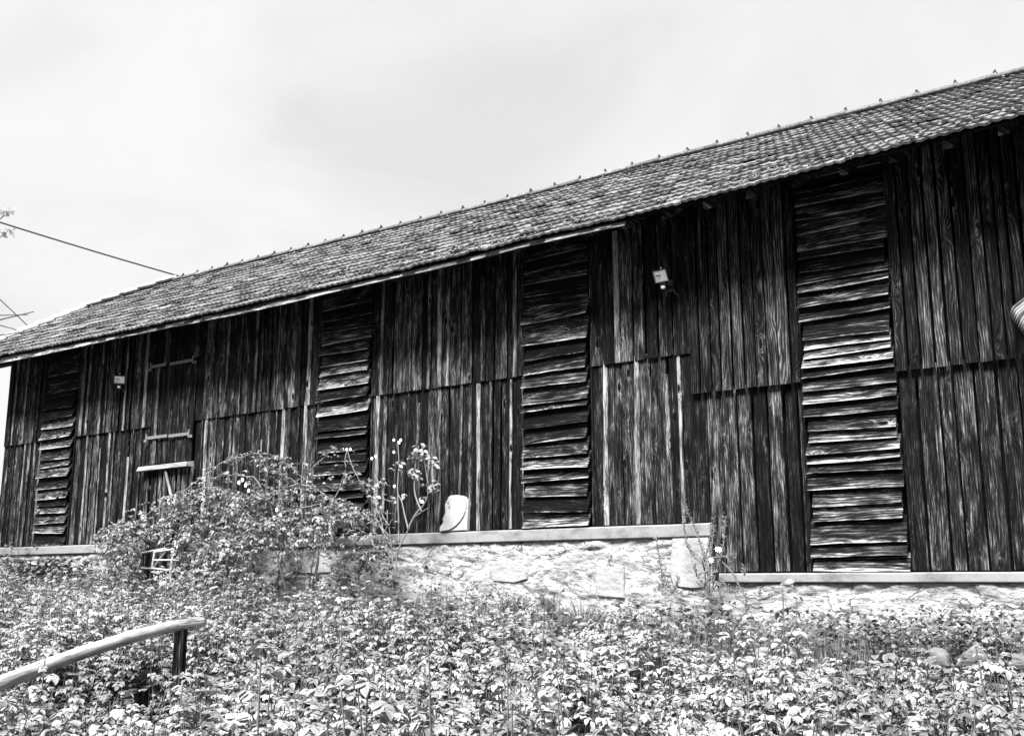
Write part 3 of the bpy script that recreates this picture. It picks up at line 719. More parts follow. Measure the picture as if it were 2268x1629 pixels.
def curl(cu, cv, r, a0, turns, sgn=1):
    c = at(cu, cv, -.36) - sb; pts = []
    for k in range(22):
        f = k / 21; a = a0 + sgn * f * turns * 2 * math.pi; rr = r * (1 - .8 * f); pts.append(c + Vector((math.cos(a) * rr, 0, math.sin(a) * rr)))
    mb.tube(pts, .009, 5)
for args in ((345, 1270, .07, 0, 1.4), (356, 1268, .06, 2, 1.3, -1), (365, 1272, .06, 4, 1.3), (352, 1281, .07, 1, 1.4, -1), (364, 1285, .07, 3, 1.3), (369, 1297, .07, 2.5, 1.4), (368, 1310, .06, 3.4, 1.4, -1), (373, 1277, .04, 0, 1.2)): curl(*args)
mb.build('scrollwork', M_WHITE, so_)

# straw bundle hanging at the right-hand edge
sw = at(2268, 690, -.3); st_ = empty('straw_bundle', (sw.x + .3, -.3, sw.z)); tag(st_, 'pale bundle of bent reeds hanging over a dark gap in the boards', 'straw bundle')
mb = MB()
for k in range(9):
    z = .05 - k * .022; x0 = -.42 + k * .012; mb.tube([(.35, .0, .16 - k * .004), (.05, -.02, .17 + z * .6), (-.2, -.03, .1 + z), (x0 + .05, -.03, z - .01), (x0 + .01, -.02, z - .07)], [.018, .018, .017, .015, .008], 7, r1=rng.random())
mb.build('reeds', W_PALE, st_, True)
mb = MB(); mb.tube([(.2, -.02, .02), (.2, -.045, .1), (.2, -.02, .2)], .012, 6); mb.build('binding', M_WIRE, st_)

# log handrail on a post
hr = empty('handrail', (POST.x, POST.y, float(gz(POST.x, POST.y)))); tag(hr, 'peeled log handrail rising to the right on a rough dark post', 'handrail')
RP = [(-70, 1545, 6.1), (0, 1512, 6.3), (75, 1484, 6.65), (150, 1456, 7.0), (225, 1430, 7.3), (300, 1407, 7.6), (375, 1388, 7.9), (420, 1381, 8.08), (450, 1376, 8.2)]
pts = []
for i in range(len(RP) - 1):
    a, b = dep(*RP[i]), dep(*RP[i + 1])
    for k in range(4): pts.append(a.lerp(b, k / 4))
pts.append(dep(*RP[-1])); pts = [Vector(p) + Vector((0, 0, .004 * noise.noise(Vector((i * .35, 3, 0))))) - hr.location for i, p in enumerate(pts)]
mb = MB(); n = len(pts); mb.tube(pts, [(.043 + .006 * noise.noise(Vector((i * .33, 0, 7)))) * (1 if i < n - 1 else .9) for i in range(n)], 14)
M_LOG = wood('peeled_log', [(.15, .08), (.35, .25), (.55, .4), (1, .55)], ring=9, ringw=.06, stainw=.4, knot=.7, fiberw=.6, bumpd=.002)
mb.build('rail_log', M_LOG, hr, True)
mb = MB(); e1, e2 = pts[-1], pts[-8]; off = Vector((.0, -.012, .0405)); mb.tube([e1 + off, e1.lerp(e2, .4) + off + Vector((0, -.004, 0)), e1.lerp(e2, .85) + off], [.0045, .004, .001], 5); mb.build('drying_crack', M_BLACK, hr)
mb = MB(); a = dep(401, 1392, 8.0) - hr.location; g0 = Vector((a.x, a.y, -.25)); px = Vector((math.cos(YAW), math.sin(YAW), 0)) * .034; py = Vector((-px.y, px.x, 0)) * 1.3
tp = a + Vector((0, 0, -.0)); rings = []
for i in range(9):
    f = i / 8; c = g0.lerp(tp, f); jj = .004 * noise.noise(Vector((f * 6, 1, 0))); rings.append([c - px * 1.0 - py + px * jj * 30, c + px - py, c + px * 1.05 + py, c - px + py])
mb.grid_tube(rings, [[(p.z, 0), (p.z, .07), (p.z, .14), (p.z, .2)] for p in [g0.lerp(tp, i / 8) for i in range(9) for _ in (0,)] and [Vector((0, 0, r[0].z)) for r in rings]], .6, .3)
mb.build('post', W_BOARD, hr)

# ------------------------------------------------------------------ cables, neighbour house, tree at the left
def cable(p0, p1, sag, r, m, label):
    c = (p0 + p1) / 2; o = MB(); pts = [p0.lerp(p1, k / 20) - Vector((0, 0, sag * 4 * (k / 20) * (1 - k / 20))) - c for k in range(21)]
    o.tube(pts, r, 6); ob = o.build('overhead_cable', m); ob.location = c; tag(ob, label, 'cable', 'overhead cables left of the barn')
cable(dep(-600, 292, 22), dep(500, 640, 30), .12, .022, M_WIRE, 'dark overhead cable running down behind the main roof ridge')
cable(dep(-300, 380, 24), dep(140, 795, 34), .0, .016, M_WIREP, 'thin grey cable dropping steeply behind the half-hipped gable end')
hs = empty('neighbour_house', (-27.5, 1.0, -.3)); tag(hs, 'pale rendered house just showing beyond the left corner of the barn', 'house')
mb = MB(); mb.box((-4, -3, -1), (1.4, 3.9, 1.86))
for xg in (-3.99, 1.37): mb.grid_tube([[(xg, -3, 1.86), (xg, .45, 3.66), (xg, 3.9, 1.86)], [(xg + .03, -3, 1.86), (xg + .03, .45, 3.66), (xg + .03, 3.9, 1.86)]], [[(0, 0)] * 3] * 2, .5, .5)
mb.build('wall', M_RENDER, hs)
mb = MB()
for k in range(14):
    a, b = k / 14, (k + 1) / 14; z = lambda f: 1.8 + 1.9 * f; y = lambda f: -3.15 + 3.6 * f
    mb.hexa([(-4.4, y(a), z(a)), (1.6, y(a), z(a)), (1.6, y(b), z(b)), (-4.4, y(b), z(b)), (-4.4, y(a), z(a) + .12), (1.6, y(a), z(a) + .12), (1.6, y(b), z(b) + .05), (-4.4, y(b), z(b) + .05)])
mb.hexa([(-4.4, .45, 3.7), (1.6, .45, 3.7), (1.6, 4.2, 1.8), (-4.4, 4.2, 1.8), (-4.4, .45, 3.75), (1.6, .45, 3.75), (1.6, 4.2, 1.88), (-4.4, 4.2, 1.88)])
mb.build('roof', M_RIDGEPALE, hs)
mb = MB(); mb.box((-2.2, -3.03, .4), (-1.3, -3.003, 1.5)); mb.build('window', M_GLASSY, hs)


# ------------------------------------------------------------------ foliage builders (numpy)
def norm(a): return a / np.maximum(np.linalg.norm(a, axis=-1, keepdims=True), 1e-9)
def leaflets(name, pos, d, nr, L, Wd, rnd, m, parent=None, droop=.25, fold=.18, rows=4, shape=None):
    N = len(pos); d = norm(d); side = norm(np.cross(d, nr)); nr = np.cross(side, d)
    if rows == 4: T = np.array([0, .34, .72, 1.0]); Wp = np.array([.14, .95, .82, .1])
    else: T = np.array([0, .5, 1.0]); Wp = np.array([.15, 1.0, .12])
    if shape == 'blade': T = np.array([0, .35, .7, 1.0]); Wp = np.array([1, .9, .6, .05])
    S = np.array([-1, 0, 1.0]); r = len(T)
    L = np.broadcast_to(L, (N,))[:, None, None, None]; Wd = np.broadcast_to(Wd, (N,))[:, None, None, None]
    dr = np.broadcast_to(droop, (N,))[:, None, None, None]
    t = T[None, :, None, None]; wp = Wp[None, :, None, None]; s = S[None, None, :, None]
    V = pos[:, None, None, :] + d[:, None, None, :] * L * t - nr[:, None, None, :] * L * dr * t ** 2 + side[:, None, None, :] * s * Wd * .5 * wp + nr[:, None, None, :] * np.abs(s) * fold * Wd * wp
    V = V.reshape(-1, 3); i = np.arange(r * 3).reshape(r, 3)
    q = np.stack([i[:-1, :-1], i[:-1, 1:], i[1:, 1:], i[1:, :-1]], -1).reshape(-1, 4)
    F = (q[None] + (np.arange(N) * r * 3)[:, None, None]).reshape(-1, 4)
    ed = np.broadcast_to(np.abs(S)[None, None, :], (N, r, 3)).ravel()
    return np_mesh(name, V, F, m, parent, {'rnd': np.repeat(rnd, r * 3), 'edge': ed})


def stems_np(name, P0, P1, r0, r1, m, parent=None):
    N = len(P0); d = norm(P1 - P0); a = norm(np.cross(d, np.array([.3, .9, .1]))); b = np.cross(d, a); ang = np.array([0, 2.094, 4.189])
    off = a[:, None] * np.cos(ang)[None, :, None] + b[:, None] * np.sin(ang)[None, :, None]
    r0 = np.broadcast_to(r0, (N,))[:, None, None]; r1 = np.broadcast_to(r1, (N,))[:, None, None]
    V = np.concatenate([P0[:, None] + off * r0, P1[:, None] + off * r1], 1).reshape(-1, 3)
    q = np.array([[0, 1, 4, 3], [1, 2, 5, 4], [2, 0, 3, 5]]); F = (q[None] + (np.arange(N) * 6)[:, None, None]).reshape(-1, 4)
    return np_mesh(name, V, F, m, parent)


def compound(o, az, el, L, pairs, ll, wfrac=.62, jit=.15):
    """pinnate leaves: o (N,3) bases -> leaflet frames"""
    N = len(o); ll = np.broadcast_to(ll, (N,)); h = np.stack([np.cos(az), np.sin(az), 0 * az], -1); up = np.array([0, 0, 1.0]); sd = np.stack([-np.sin(az), np.cos(az), 0 * az], -1)
    pos, dd, nn, LL, lf = [], [], [], [], []
    stations = [(s, sg) for s in np.linspace(.42, .86, pairs) for sg in (-1, 1)] + [(1.0, 0)]
    for s, sg in stations:
        p = o + h * (L * s * np.cos(el))[:, None] + up * (L * (s * np.sin(el) - .45 * s * s))[:, None]
        rd = norm(h * np.cos(el)[:, None] + up * (np.sin(el) - .9 * s)[:, None])
        d = rd if sg == 0 else norm(rd * .45 + sd * sg * .9)
        d = norm(d + npr.normal(0, jit, (N, 3)) - up * .12)
        nrm_ = norm(np.cross(sd, rd) * -1 + 0 * d); nrm_ = np.where(nrm_[:, 2:3] < 0, -nrm_, nrm_); nrm_ = norm(nrm_ + npr.normal(0, jit * 1.4, (N, 3)))
        pos.append(p); dd.append(d); nn.append(nrm_); LL.append(ll * (1.0 if sg else 1.12) * (.85 + .15 * (1 - abs(s - .65)))); lf.append(np.arange(N))
    return np.concatenate(pos), np.concatenate(dd), np.concatenate(nn), np.concatenate(LL), np.concatenate(lf)


# ---- rose thicket filling the foreground
def thicket():
    n = 9500; X = npr.uniform(-19.5, 2.5, n * 4); Y = npr.uniform(-8.6, -2.05, n * 4)
    rad = np.hypot(X, Y + DIST); ang = np.degrees(np.arctan2(-X, Y + DIST))
    k = (rad > 3.3) & (ang < 66) & (ang > 2)
    dens = np.clip(1.25 - rad / 22, .4, 1) * np.where((X < -2.5) & (Y < -5.6), .72, 1)
    k &= npr.random(len(X)) < dens
    X, Y = X[k], Y[k]
    # patchiness
    pn = np.array([noise.noise(Vector((a * .9, b * .9, 3))) for a, b in zip(X, Y)])
    k = (pn > -.3) | (npr.random(len(X)) < .3); X, Y, pn = X[k], Y[k], pn[k]
    bh = bushh(X, Y); k = npr.random(len(X)) < np.clip(bh / .5, 0, 1) ** 2; X, Y, pn, bh = X[k], Y[k], pn[k], bh[k]
    N = len(X); G = gz(X, Y); mo = np.array([noise.noise(Vector((a * 1.5, b * 1.5, 13))) for a, b in zip(X, Y)]); H = bh * (1 + pn * .25 + mo * .62) * npr.uniform(.72, 1.1, N) * np.where(npr.random(N) < .06, 1.3, 1)
    rad = np.hypot(X, Y + DIST)
    top = np.stack([X + npr.normal(0, .08, N), Y + npr.normal(0, .08, N), G + H], -1); bot = np.stack([X, Y, G - .03], -1)
    mid = (top + bot) / 2 + npr.normal(0, .02, (N, 3))
    root = empty('rose_thicket', (-6, -5, -1.2)); tag(root, kind='stuff')
    base = stems_np('stem', np.concatenate([bot, mid]), np.concatenate([mid, top]), np.concatenate([np.full(N, .007), np.full(N, .005)]), np.concatenate([np.full(N, .005), np.full(N, .003)]), M_STEM)
    tag(base, kind='stuff')
    O, AZ, EL, LN, LLn, SR = [], [], [], [], [], []
    nl = 10
    for j in range(nl):
        f = .38 + .62 * (j / (nl - 1)) ** .8
        o = np.where(f < .5, bot + (mid - bot) * f * 2, mid + (top - mid) * (f - .5) * 2)
        az = npr.uniform(0, 6.283) + j * 2.4 + npr.normal(0, .4, N) + npr.uniform(0, 6.28, N) * 0 + X * 31
        el = np.radians(npr.uniform(15, 55, N) + (20 if j == nl - 1 else 0)); ln = npr.uniform(.08, .14, N) * (1 - .35 * (j == nl - 1))
        keep = npr.random(N) < (.45 if f < .55 else .95)
        O.append(o[keep]); AZ.append(az[keep]); EL.append(el[keep]); LN.append(ln[keep]); SR.append(np.arange(N)[keep])
    O, AZ, EL, LN, SR = map(np.concatenate, (O, AZ, EL, LN, SR))
    near = np.hypot(O[:, 0], O[:, 1] + DIST) < 8.5
    shr = npr.uniform(0, 1, N)
    for sel, rows, nm in ((near, 4, 'leaves'), (~near, 3, 'leaves')):
        o = O[sel]; p, d, nn, L, lf = compound(o, AZ[sel], EL[sel], LN[sel], 3, npr.uniform(.026, .045, sel.sum()), jit=.16)
        lr = npr.uniform(0, 1, sel.sum())[lf]; sr = shr[SR[sel]][lf]
        rnd = np.clip(lr * .4 + sr * .5 + npr.uniform(0, .12, len(p)), 0, 1)
        ob = leaflets(nm, p, d, nn, L, L * npr.uniform(.62, .8, len(L)), rnd, L_FIELD, None, droop=npr.uniform(.1, .5, len(L)), rows=rows)
        tag(ob, kind='stuff'); ob.parent = root; ob.location = -root.location
    base.parent = root; base.location = -root.location
    k = npr.randint(0, N, 2600); b = bot[k]; az = npr.uniform(0, 6.283, len(k)); sp = npr.uniform(.05, .5, len(k))
    ob = leaflets('grass_blades', b, np.stack([np.cos(az) * sp, np.sin(az) * sp, np.ones(len(k))], -1), np.stack([np.cos(az), np.sin(az), 0 * az], -1), npr.uniform(.45, .85, len(k)), .007, npr.uniform(0, 1, len(k)), L_GRASS, None, droop=-npr.uniform(0, .5, len(k)), shape='blade', fold=0.)
    tag(ob, kind='stuff'); ob.parent = root; ob.location = -root.location
thicket()


# ---- low plants and grass on the terrace at the foot of the wall
def terrace():
    n = 15000; X = npr.uniform(-19.5, 1.5, n); Y = -np.abs(npr.uniform(.03, 1.95, n))
    pn = np.array([noise.noise(Vector((a * 1.1, b * 1.6, 8))) for a, b in zip(X, Y)])
    right = X > -4.6
    k = (pn > -.3) | (npr.random(n) < .3)
    k &= ~((Y > -.25) & (npr.random(n) < .6))
    X, Y, pn = X[k], Y[k], pn[k]; n = len(X); G = gz(X, Y)
    hmax = .23 + .16 * np.clip(pn + .2, -.2, 1) - .06 * (Y > -.3) - .1 * (Y < -1.5)
    hmax *= np.where(X < -9, 1.15, 1.0)
    H = np.clip(hmax, .05, .5) * npr.uniform(.15, 1.1, n)
    p = np.stack([X, Y, G + H], -1); az = npr.uniform(0, 6.283, n); d = np.stack([np.cos(az), np.sin(az), npr.uniform(-.35, .45, n)], -1)
    nn = np.stack([npr.normal(0, .4, n), npr.normal(-.25, .4, n), np.ones(n)], -1); L = npr.uniform(.03, .075, n)
    root = empty('ground_cover', (-9, -1, -.4)); tag(root, kind='stuff')
    ob = leaflets('leaves', p, d, norm(nn), L, L * npr.uniform(.6, .95, n), npr.uniform(0, 1, n), L_LOW, None, rows=4); tag(ob, kind='stuff'); ob.parent = root; ob.location = -root.location
    k = npr.random(n) < .5; b = p[k].copy(); b[:, 2] = G[k]; b[:, :2] += npr.normal(0, .03, (k.sum(), 2))
    ob = stems_np('stem', b, p[k], .0025, .0015, M_STEM); tag(ob, kind='stuff'); ob.parent = root; ob.location = -root.location
    # blades
    n = 9000; X = npr.uniform(-19, 1.5, n); Y = npr.uniform(-2.2, -.05, n)
    pn = np.array([noise.noise(Vector((a * 1.6, b * 1.6, 21))) for a, b in zip(X, Y)]); k = pn > -.02; X, Y = X[k], Y[k]; n = len(X)
    az = npr.uniform(0, 6.283, n); d = np.stack([np.cos(az) * .45, np.sin(az) * .45, npr.uniform(.5, 1, n)], -1); nn = np.stack([-np.cos(az), -np.sin(az), np.full(n, .4)], -1)
    L = npr.uniform(.1, .34, n)
    ob = leaflets('grass_blades', np.stack([X, Y, gz(X, Y)], -1), d, nn, L, .005, npr.uniform(0, 1, n), L_GRASS, None, droop=-.5 * 0 + .35 * -1, shape='blade', fold=.0); tag(ob, kind='stuff'); ob.parent = root; ob.location = -root.location
terrace()


def tuft(u, v, Y, n, h, label, blade=.006, spread=.5, name='grass_tuft', m=L_GRASS, cat='grass tuft', group='grass tufts at the foot of the wall'):
    p = at(u, v, Y); z0 = float(gz(p.x, Y)); o = empty(name, (p.x, Y, z0)); tag(o, label, cat, group)
    az = npr.uniform(0, 6.283, n); r = npr.uniform(0, .07, n); base = np.stack([np.cos(az) * r, np.sin(az) * r, 0 * r], -1)
    sp = npr.uniform(.1, spread, n); d = np.stack([np.cos(az) * sp, np.sin(az) * sp, np.ones(n)], -1); nn = np.stack([np.cos(az), np.sin(az), np.full(n, -.0)], -1)
    L = h * npr.uniform(.6, 1.15, n)
    leaflets('blades', base, d, nn, L, blade, npr.uniform(0, 1, n), m, o, droop=-npr.uniform(.1, .8, n), shape='blade', fold=0.)
    return o
tuft(1290, 1350, -1.3, 260, .5, 'tall arching grass tuft below the pair of dressed blocks, the largest tuft')
tuft(1110, 1350, -1.0, 120, .34, 'grass tuft left of the bristly green shrub')
tuft(1440, 1380, -1.1, 90, .3, 'short grass tuft under the white corner stone')
tuft(1620, 1370, -.9, 110, .34, 'grass tuft right of the tall seeding primrose')
tuft(2090, 1400, -1.2, 120, .34, 'grass tuft growing between the two pointed edging rocks')
tuft(2200, 1380, -1.1, 140, .38, 'grass tuft behind the right-hand edging rock')
tuft(1850, 1390, -1.4, 80, .28, 'thin grass tuft below the widest louvre panel')


def lavender(u, v, Y, label, n=70, h=.42):
    p = at(u, v, Y); z0 = float(gz(p.x, Y)); o = empty('bristly_shrub', (p.x, Y, z0)); tag(o, label, 'shrub', 'bristly shrubs at the foot of the wall')
    az = npr.uniform(0, 6.283, n); sp = npr.uniform(0, .45, n); d = norm(np.stack([np.cos(az) * sp, np.sin(az) * sp, np.ones(n)], -1)); L = h * npr.uniform(.6, 1.1, n)
    b = np.zeros((n, 3)); b[:, 0] = npr.normal(0, .05, n); b[:, 1] = npr.normal(0, .05, n); t_ = b + d * L[:, None]
    stems_np('stems', b, t_, .003, .002, M_STEM, o)
    k = 26; f = npr.uniform(.15, 1, (n, k)); P = (b[:, None] + d[:, None] * (L[:, None] * f)[..., None]).reshape(-1, 3); a2 = npr.uniform(0, 6.28, len(P))
    D = np.repeat(d, k, 0) * .9 + np.stack([np.cos(a2), np.sin(a2), 0 * a2], -1) * .7
    leaflets('needles', P, D, np.stack([-np.sin(a2) * .2, np.cos(a2) * .2, np.ones(len(a2))], -1), .045, .006, npr.uniform(0, 1, len(P)), L_WEED, o, rows=3, fold=0.)
lavender(1210, 1330, -.6, 'bristly dark shrub against the plinth under the middle louvre panel')
lavender(1130, 1340, -.8, 'bristly shrub left of the darkest one at the foot of the wall', 60, .38)
lavender(1000, 1345, -.7, 'bristly low shrub below the white carved face', 50, .3)

# edging rocks
def rock(poly, Y, label, depth=.12):
    P3 = [at(u, v, Y) for u, v in poly]; c = Vector((sum(p.x for p in P3) / len(P3), Y, float(gz(P3[0].x, Y)) - .02))
    o = MB(); n = len(P3); loc = [p - c for p in P3]; cc = sum(loc, Vector()) / n; rs = []
    for (y, s) in ((depth, .55), (depth * .6, .92), (0.02, 1.0), (-.02, .93), (-.035, .5)):
        rs.append([Vector((cc.x + (p.x - cc.x) * s, y + .02 * noise.noise(p * 6), cc.z + (p.z - cc.z) * s)) for p in reversed(loc)])
    o.grid_tube(rs, [[(p[0], p[2]) for p in r] for r in rs], .5, .5); ob = o.build('edging_rock', M_ROCK); ob.location = c; tag(ob, label, 'rock', 'edging rocks of the flower bed')
rock([(2034, 1475), (2036, 1452), (2050, 1440), (2068, 1432), (2088, 1436), (2100, 1450), (2104, 1475)], -2.0, 'low rounded grey rock edging the bed, left of the pointed one')
rock([(2116, 1475), (2122, 1455), (2132, 1444), (2142, 1438), (2152, 1430), (2162, 1426), (2172, 1440), (2184, 1452), (2196, 1478)], -2.0, 'pointed grey rock with a pale edge standing in the flower bed')
rock([(2204, 1480), (2208, 1456), (2224, 1448), (2244, 1446), (2280, 1452), (2296, 1462), (2300, 1482)], -2.0, 'dark mossy rock at the far right end of the bed')
rock([(430, 1420), (432, 1398), (446, 1388), (470, 1386), (496, 1392), (505, 1408), (505, 1422)], -3.2, 'smooth pale rock beside the clearing behind the handrail post', .2)

# ---- climbing rose against the wall
def inpoly(u, v, P):
    c = np.zeros(len(u), bool); j = len(P) - 1
    for i in range(len(P)):
        (xi, yi), (xj, yj) = P[i], P[j]
        c ^= ((yi > v) != (yj > v)) & (u < (xj - xi) * (v - yi) / (yj - yi + 1e-9) + xi); j = i
    return c
def at_np(u, v, Y):
    x = (u - CU) / FPX; y = (CV - v) / FPX; fy = math.cos(PITCH) - y * math.sin(PITCH); up = math.sin(PITCH) + y * math.cos(PITCH)
    rx = x * math.cos(YAW) - fy * math.sin(YAW); ry = x * math.sin(YAW) + fy * math.cos(YAW); t = (Y + DIST) / ry
    return np.stack([rx * t, Y + 0 * t, up * t], -1)
def leafmass(polys, n, Yr, L, cull, seed, ns=1.6):
    out = []
    for P, wgt in polys:
        us = [p[0] for p in P]; vs_ = [p[1] for p in P]; k = int(n * wgt)
        u = npr.uniform(min(us), max(us), k); v = npr.uniform(min(vs_), max(vs_), k); Y = npr.uniform(Yr[0], Yr[1], k); s = inpoly(u, v, P)
        out.append(at_np(u[s], v[s], Y[s]))
    p = np.concatenate(out)
    nz = np.array([noise.noise(Vector(q) * ns + Vector((seed, 0, 0))) + .5 * noise.noise(Vector(q) * ns * 2.7 + Vector((0, seed, 0))) for q in p]); p = p[nz > cull]
    return p
def canes(root, lists, r, m, name='cane', wob=.02):
    for pl in lists:
        P = [at(u, v, Y) - root.location for (u, v, Y) in pl]; pts = []
        for i in range(len(P) - 1):
            p0, p1, p2, p3 = P[max(i - 1, 0)], P[i], P[i + 1], P[min(i + 2, len(P) - 1)]
            for k in range(5):
                t = k / 5; pts.append(.5 * ((2 * p1) + (p2 - p0) * t + (2 * p0 - 5 * p1 + 4 * p2 - p3) * t * t + (3 * p1 - p0 - 3 * p2 + p3) * t ** 3))
        pts.append(P[-1]); n = len(pts); pts = [p + Vector((noise.noise(p * 5), noise.noise(p * 5 + Vector((7, 7, 7))), noise.noise(p * 5 + Vector((1, 8, 3))))) * wob for p in pts]
        mb = MB(); mb.tube(pts, [r * (1 - .6 * i / n) for i in range(n)], 6); yield mb.build(name, m, root, True), [p + root.location for p in pts]
cr = empty('climbing_rose', at(560, 1330, -.6)); tag(cr, 'large rambling rose bush arching in front of the barn left of the carved face', 'rose bush')
MAIN = [(250, 1165), (290, 1128), (330, 1110), (400, 1088), (430, 1085), (480, 1078), (540, 1090), (600, 1086), (660, 1074), (700, 1086), (760, 1105), (815, 1128), (850, 1150), (842, 1180), (790, 1190), (740, 1200), (690, 1205), (640, 1198), (560, 1215), (520, 1235), (490, 1250), (470, 1290), (420, 1312), (392, 1300), (392, 1230), (385, 1205), (340, 1195), (300, 1200)]
LEFT = [(205, 1195), (240, 1165), (300, 1150), (325, 1190), (308, 1215), (300, 1290), (320, 1325), (260, 1330), (235, 1290), (250, 1240)]
TOPS = [(480, 1060), (520, 1000), (600, 1005), (680, 1020), (720, 1010), (740, 1060), (700, 1100), (600, 1100)]
LOW2 = [(390, 1225), (520, 1205), (500, 1270), (460, 1335), (395, 1325)]
SKIRT = [(500, 1215), (860, 1195), (905, 1290), (700, 1335), (480, 1335)]
p = np.concatenate([leafmass([(MAIN, 1.0)], 27000, (-1.25, -.12), .05, .22, 4.0, 2.2), leafmass([(TOPS, 1)], 1500, (-.9, -.3), .05, .25, 9.0, 2.6), leafmass([(LEFT, 1)], 4200, (-1.1, -.15), .05, -.1, 1.0, 2.4),
                    leafmass([(LOW2, 1)], 2600, (-1.1, -.15), .05, -.1, 7.0, 2.4), leafmass([(SKIRT, 1)], 3200, (-1.0, -.12), .05, .3, 3.0, 2.6)])
p = p[npr.permutation(len(p))]
az = npr.uniform(0, 6.283, len(p)); el = np.radians(npr.uniform(-10, 50, len(p)))
q, d, nn, L, lf = compound(p[: len(p) // 2], az[: len(p) // 2], el[: len(p) // 2], npr.uniform(.07, .12, len(p) // 2), 2, .04, jit=.3)
rn = np.clip(npr.uniform(0, .7, len(p) // 2)[lf] + npr.uniform(0, .4, len(q)), 0, 1)
ob = leaflets('foliage', q - np.array(cr.location), d, nn, npr.uniform(.036, .062, len(q)), npr.uniform(.024, .04, len(q)), rn, L_CLIMB, cr, rows=3)
CANES = [
 [(250, 1320, -.5), (255, 1230, -.6), (300, 1160, -.6), (370, 1110, -.7), (440, 1060, -.7), (500, 1020, -.7), (560, 1008, -.6), (620, 1022, -.6), (680, 1060, -.6)],
 [(640, 1330, -.5), (600, 1200, -.6), (520, 1110, -.7), (470, 1080, -.7), (410, 1120, -.7), (350, 1165, -.8), (290, 1215, -.8)],
 [(690, 1320, -.4), (700, 1260, -.4), (712, 1200, -.4), (730, 1120, -.4)],
 [(795, 1330, -.5), (790, 1280, -.5), (815, 1230, -.5), (850, 1180, -.5), (860, 1130, -.5)],
 [(560, 1330, -.5), (545, 1200, -.6), (590, 1110, -.7), (660, 1075, -.7), (740, 1110, -.7), (800, 1170, -.7), (870, 1250, -.7)],
 [(600, 1330, -.4), (620, 1230, -.5), (600, 1120, -.5), (560, 1060, -.6), (500, 1050, -.6), (450, 1075, -.7), (430, 1120, -.7)],
 [(480, 1330, -.6), (500, 1260, -.6), (560, 1180, -.7), (640, 1130, -.8), (720, 1120, -.8), (790, 1150, -.8)],
 [(330, 1330, -.5), (316, 1270, -.5), (308, 1230, -.5), (330, 1180, -.5), (400, 1140, -.6), (480, 1120, -.7)],
 [(395, 1325, -.5), (380, 1290, -.5), (378, 1260, -.5)],
 [(640, 1330, -.4), (655, 1260, -.4), (640, 1200, -.4), (600, 1170, -.4)],
 [(610, 1325, -.4), (640, 1120, -.5), (690, 1040, -.5), (730, 1000, -.5)],
 [(700, 1330, -.5), (710, 1180, -.6), (760, 1060, -.6), (768, 1000, -.6)],
 [(500, 1330, -.6), (470, 1290, -.7), (520, 1215, -.8), (600, 1165, -.9), (680, 1140, -.9)],
 [(560, 1310, -.6), (500, 1235, -.7), (430, 1190, -.8), (380, 1175, -.8)],
 [(480, 1300, -.5), (500, 1230, -.5), (540, 1160, -.5), (585, 1095, -.5)]]
cpts = []
for i, (ob, pts) in enumerate(canes(cr, CANES, .011, M_CANE, 'cane', .045)): cpts += pts
# leaf sprays along the canes
cp = np.array([tuple(p) for p in cpts]); cp = cp[npr.random(len(cp)) < .75]; cp = np.repeat(cp, 2, 0) + npr.normal(0, .03, (len(cp) * 2, 3))
az = npr.uniform(0, 6.283, len(cp)); q, d, nn, L, lf = compound(cp, az, np.radians(npr.uniform(0, 60, len(cp))), npr.uniform(.07, .12, len(cp)), 2, .04, jit=.25)
leaflets('cane_leaves', q - np.array(cr.location), d, nn, npr.uniform(.03, .05, len(q)), npr.uniform(.02, .032, len(q)), npr.uniform(.3, 1, len(q)), L_CLIMB, cr, rows=3)
# blossoms
def blossoms(root, pts, name='blossom', r=.03):
    for (u, v, Y) in pts:
        c = at(u, v, Y) - root.location; k = 7; a = npr.uniform(0, 6.28) + np.arange(k) * .9
        d = np.stack([np.cos(a), -.5 + 0 * a, np.sin(a)], -1); leaflets(name, np.tile(np.array(c), (k, 1)), d, np.tile([0, -1., .3], (k, 1)), r * 1.2, r, npr.uniform(0, 1, k), M_PETAL, root, rows=4)
blossoms(cr, [(538, 1062, -.8), (545, 1074, -.8), (530, 1068, -.8), (552, 1086, -.8), (614, 1128, -.9), (622, 1140, -.9), (608, 1146, -.9), (452, 1098, -.8), (598, 1160, -.9), (455, 1255, -.7), (440, 1262, -.7), (730, 1168, -.7)], r=.024)

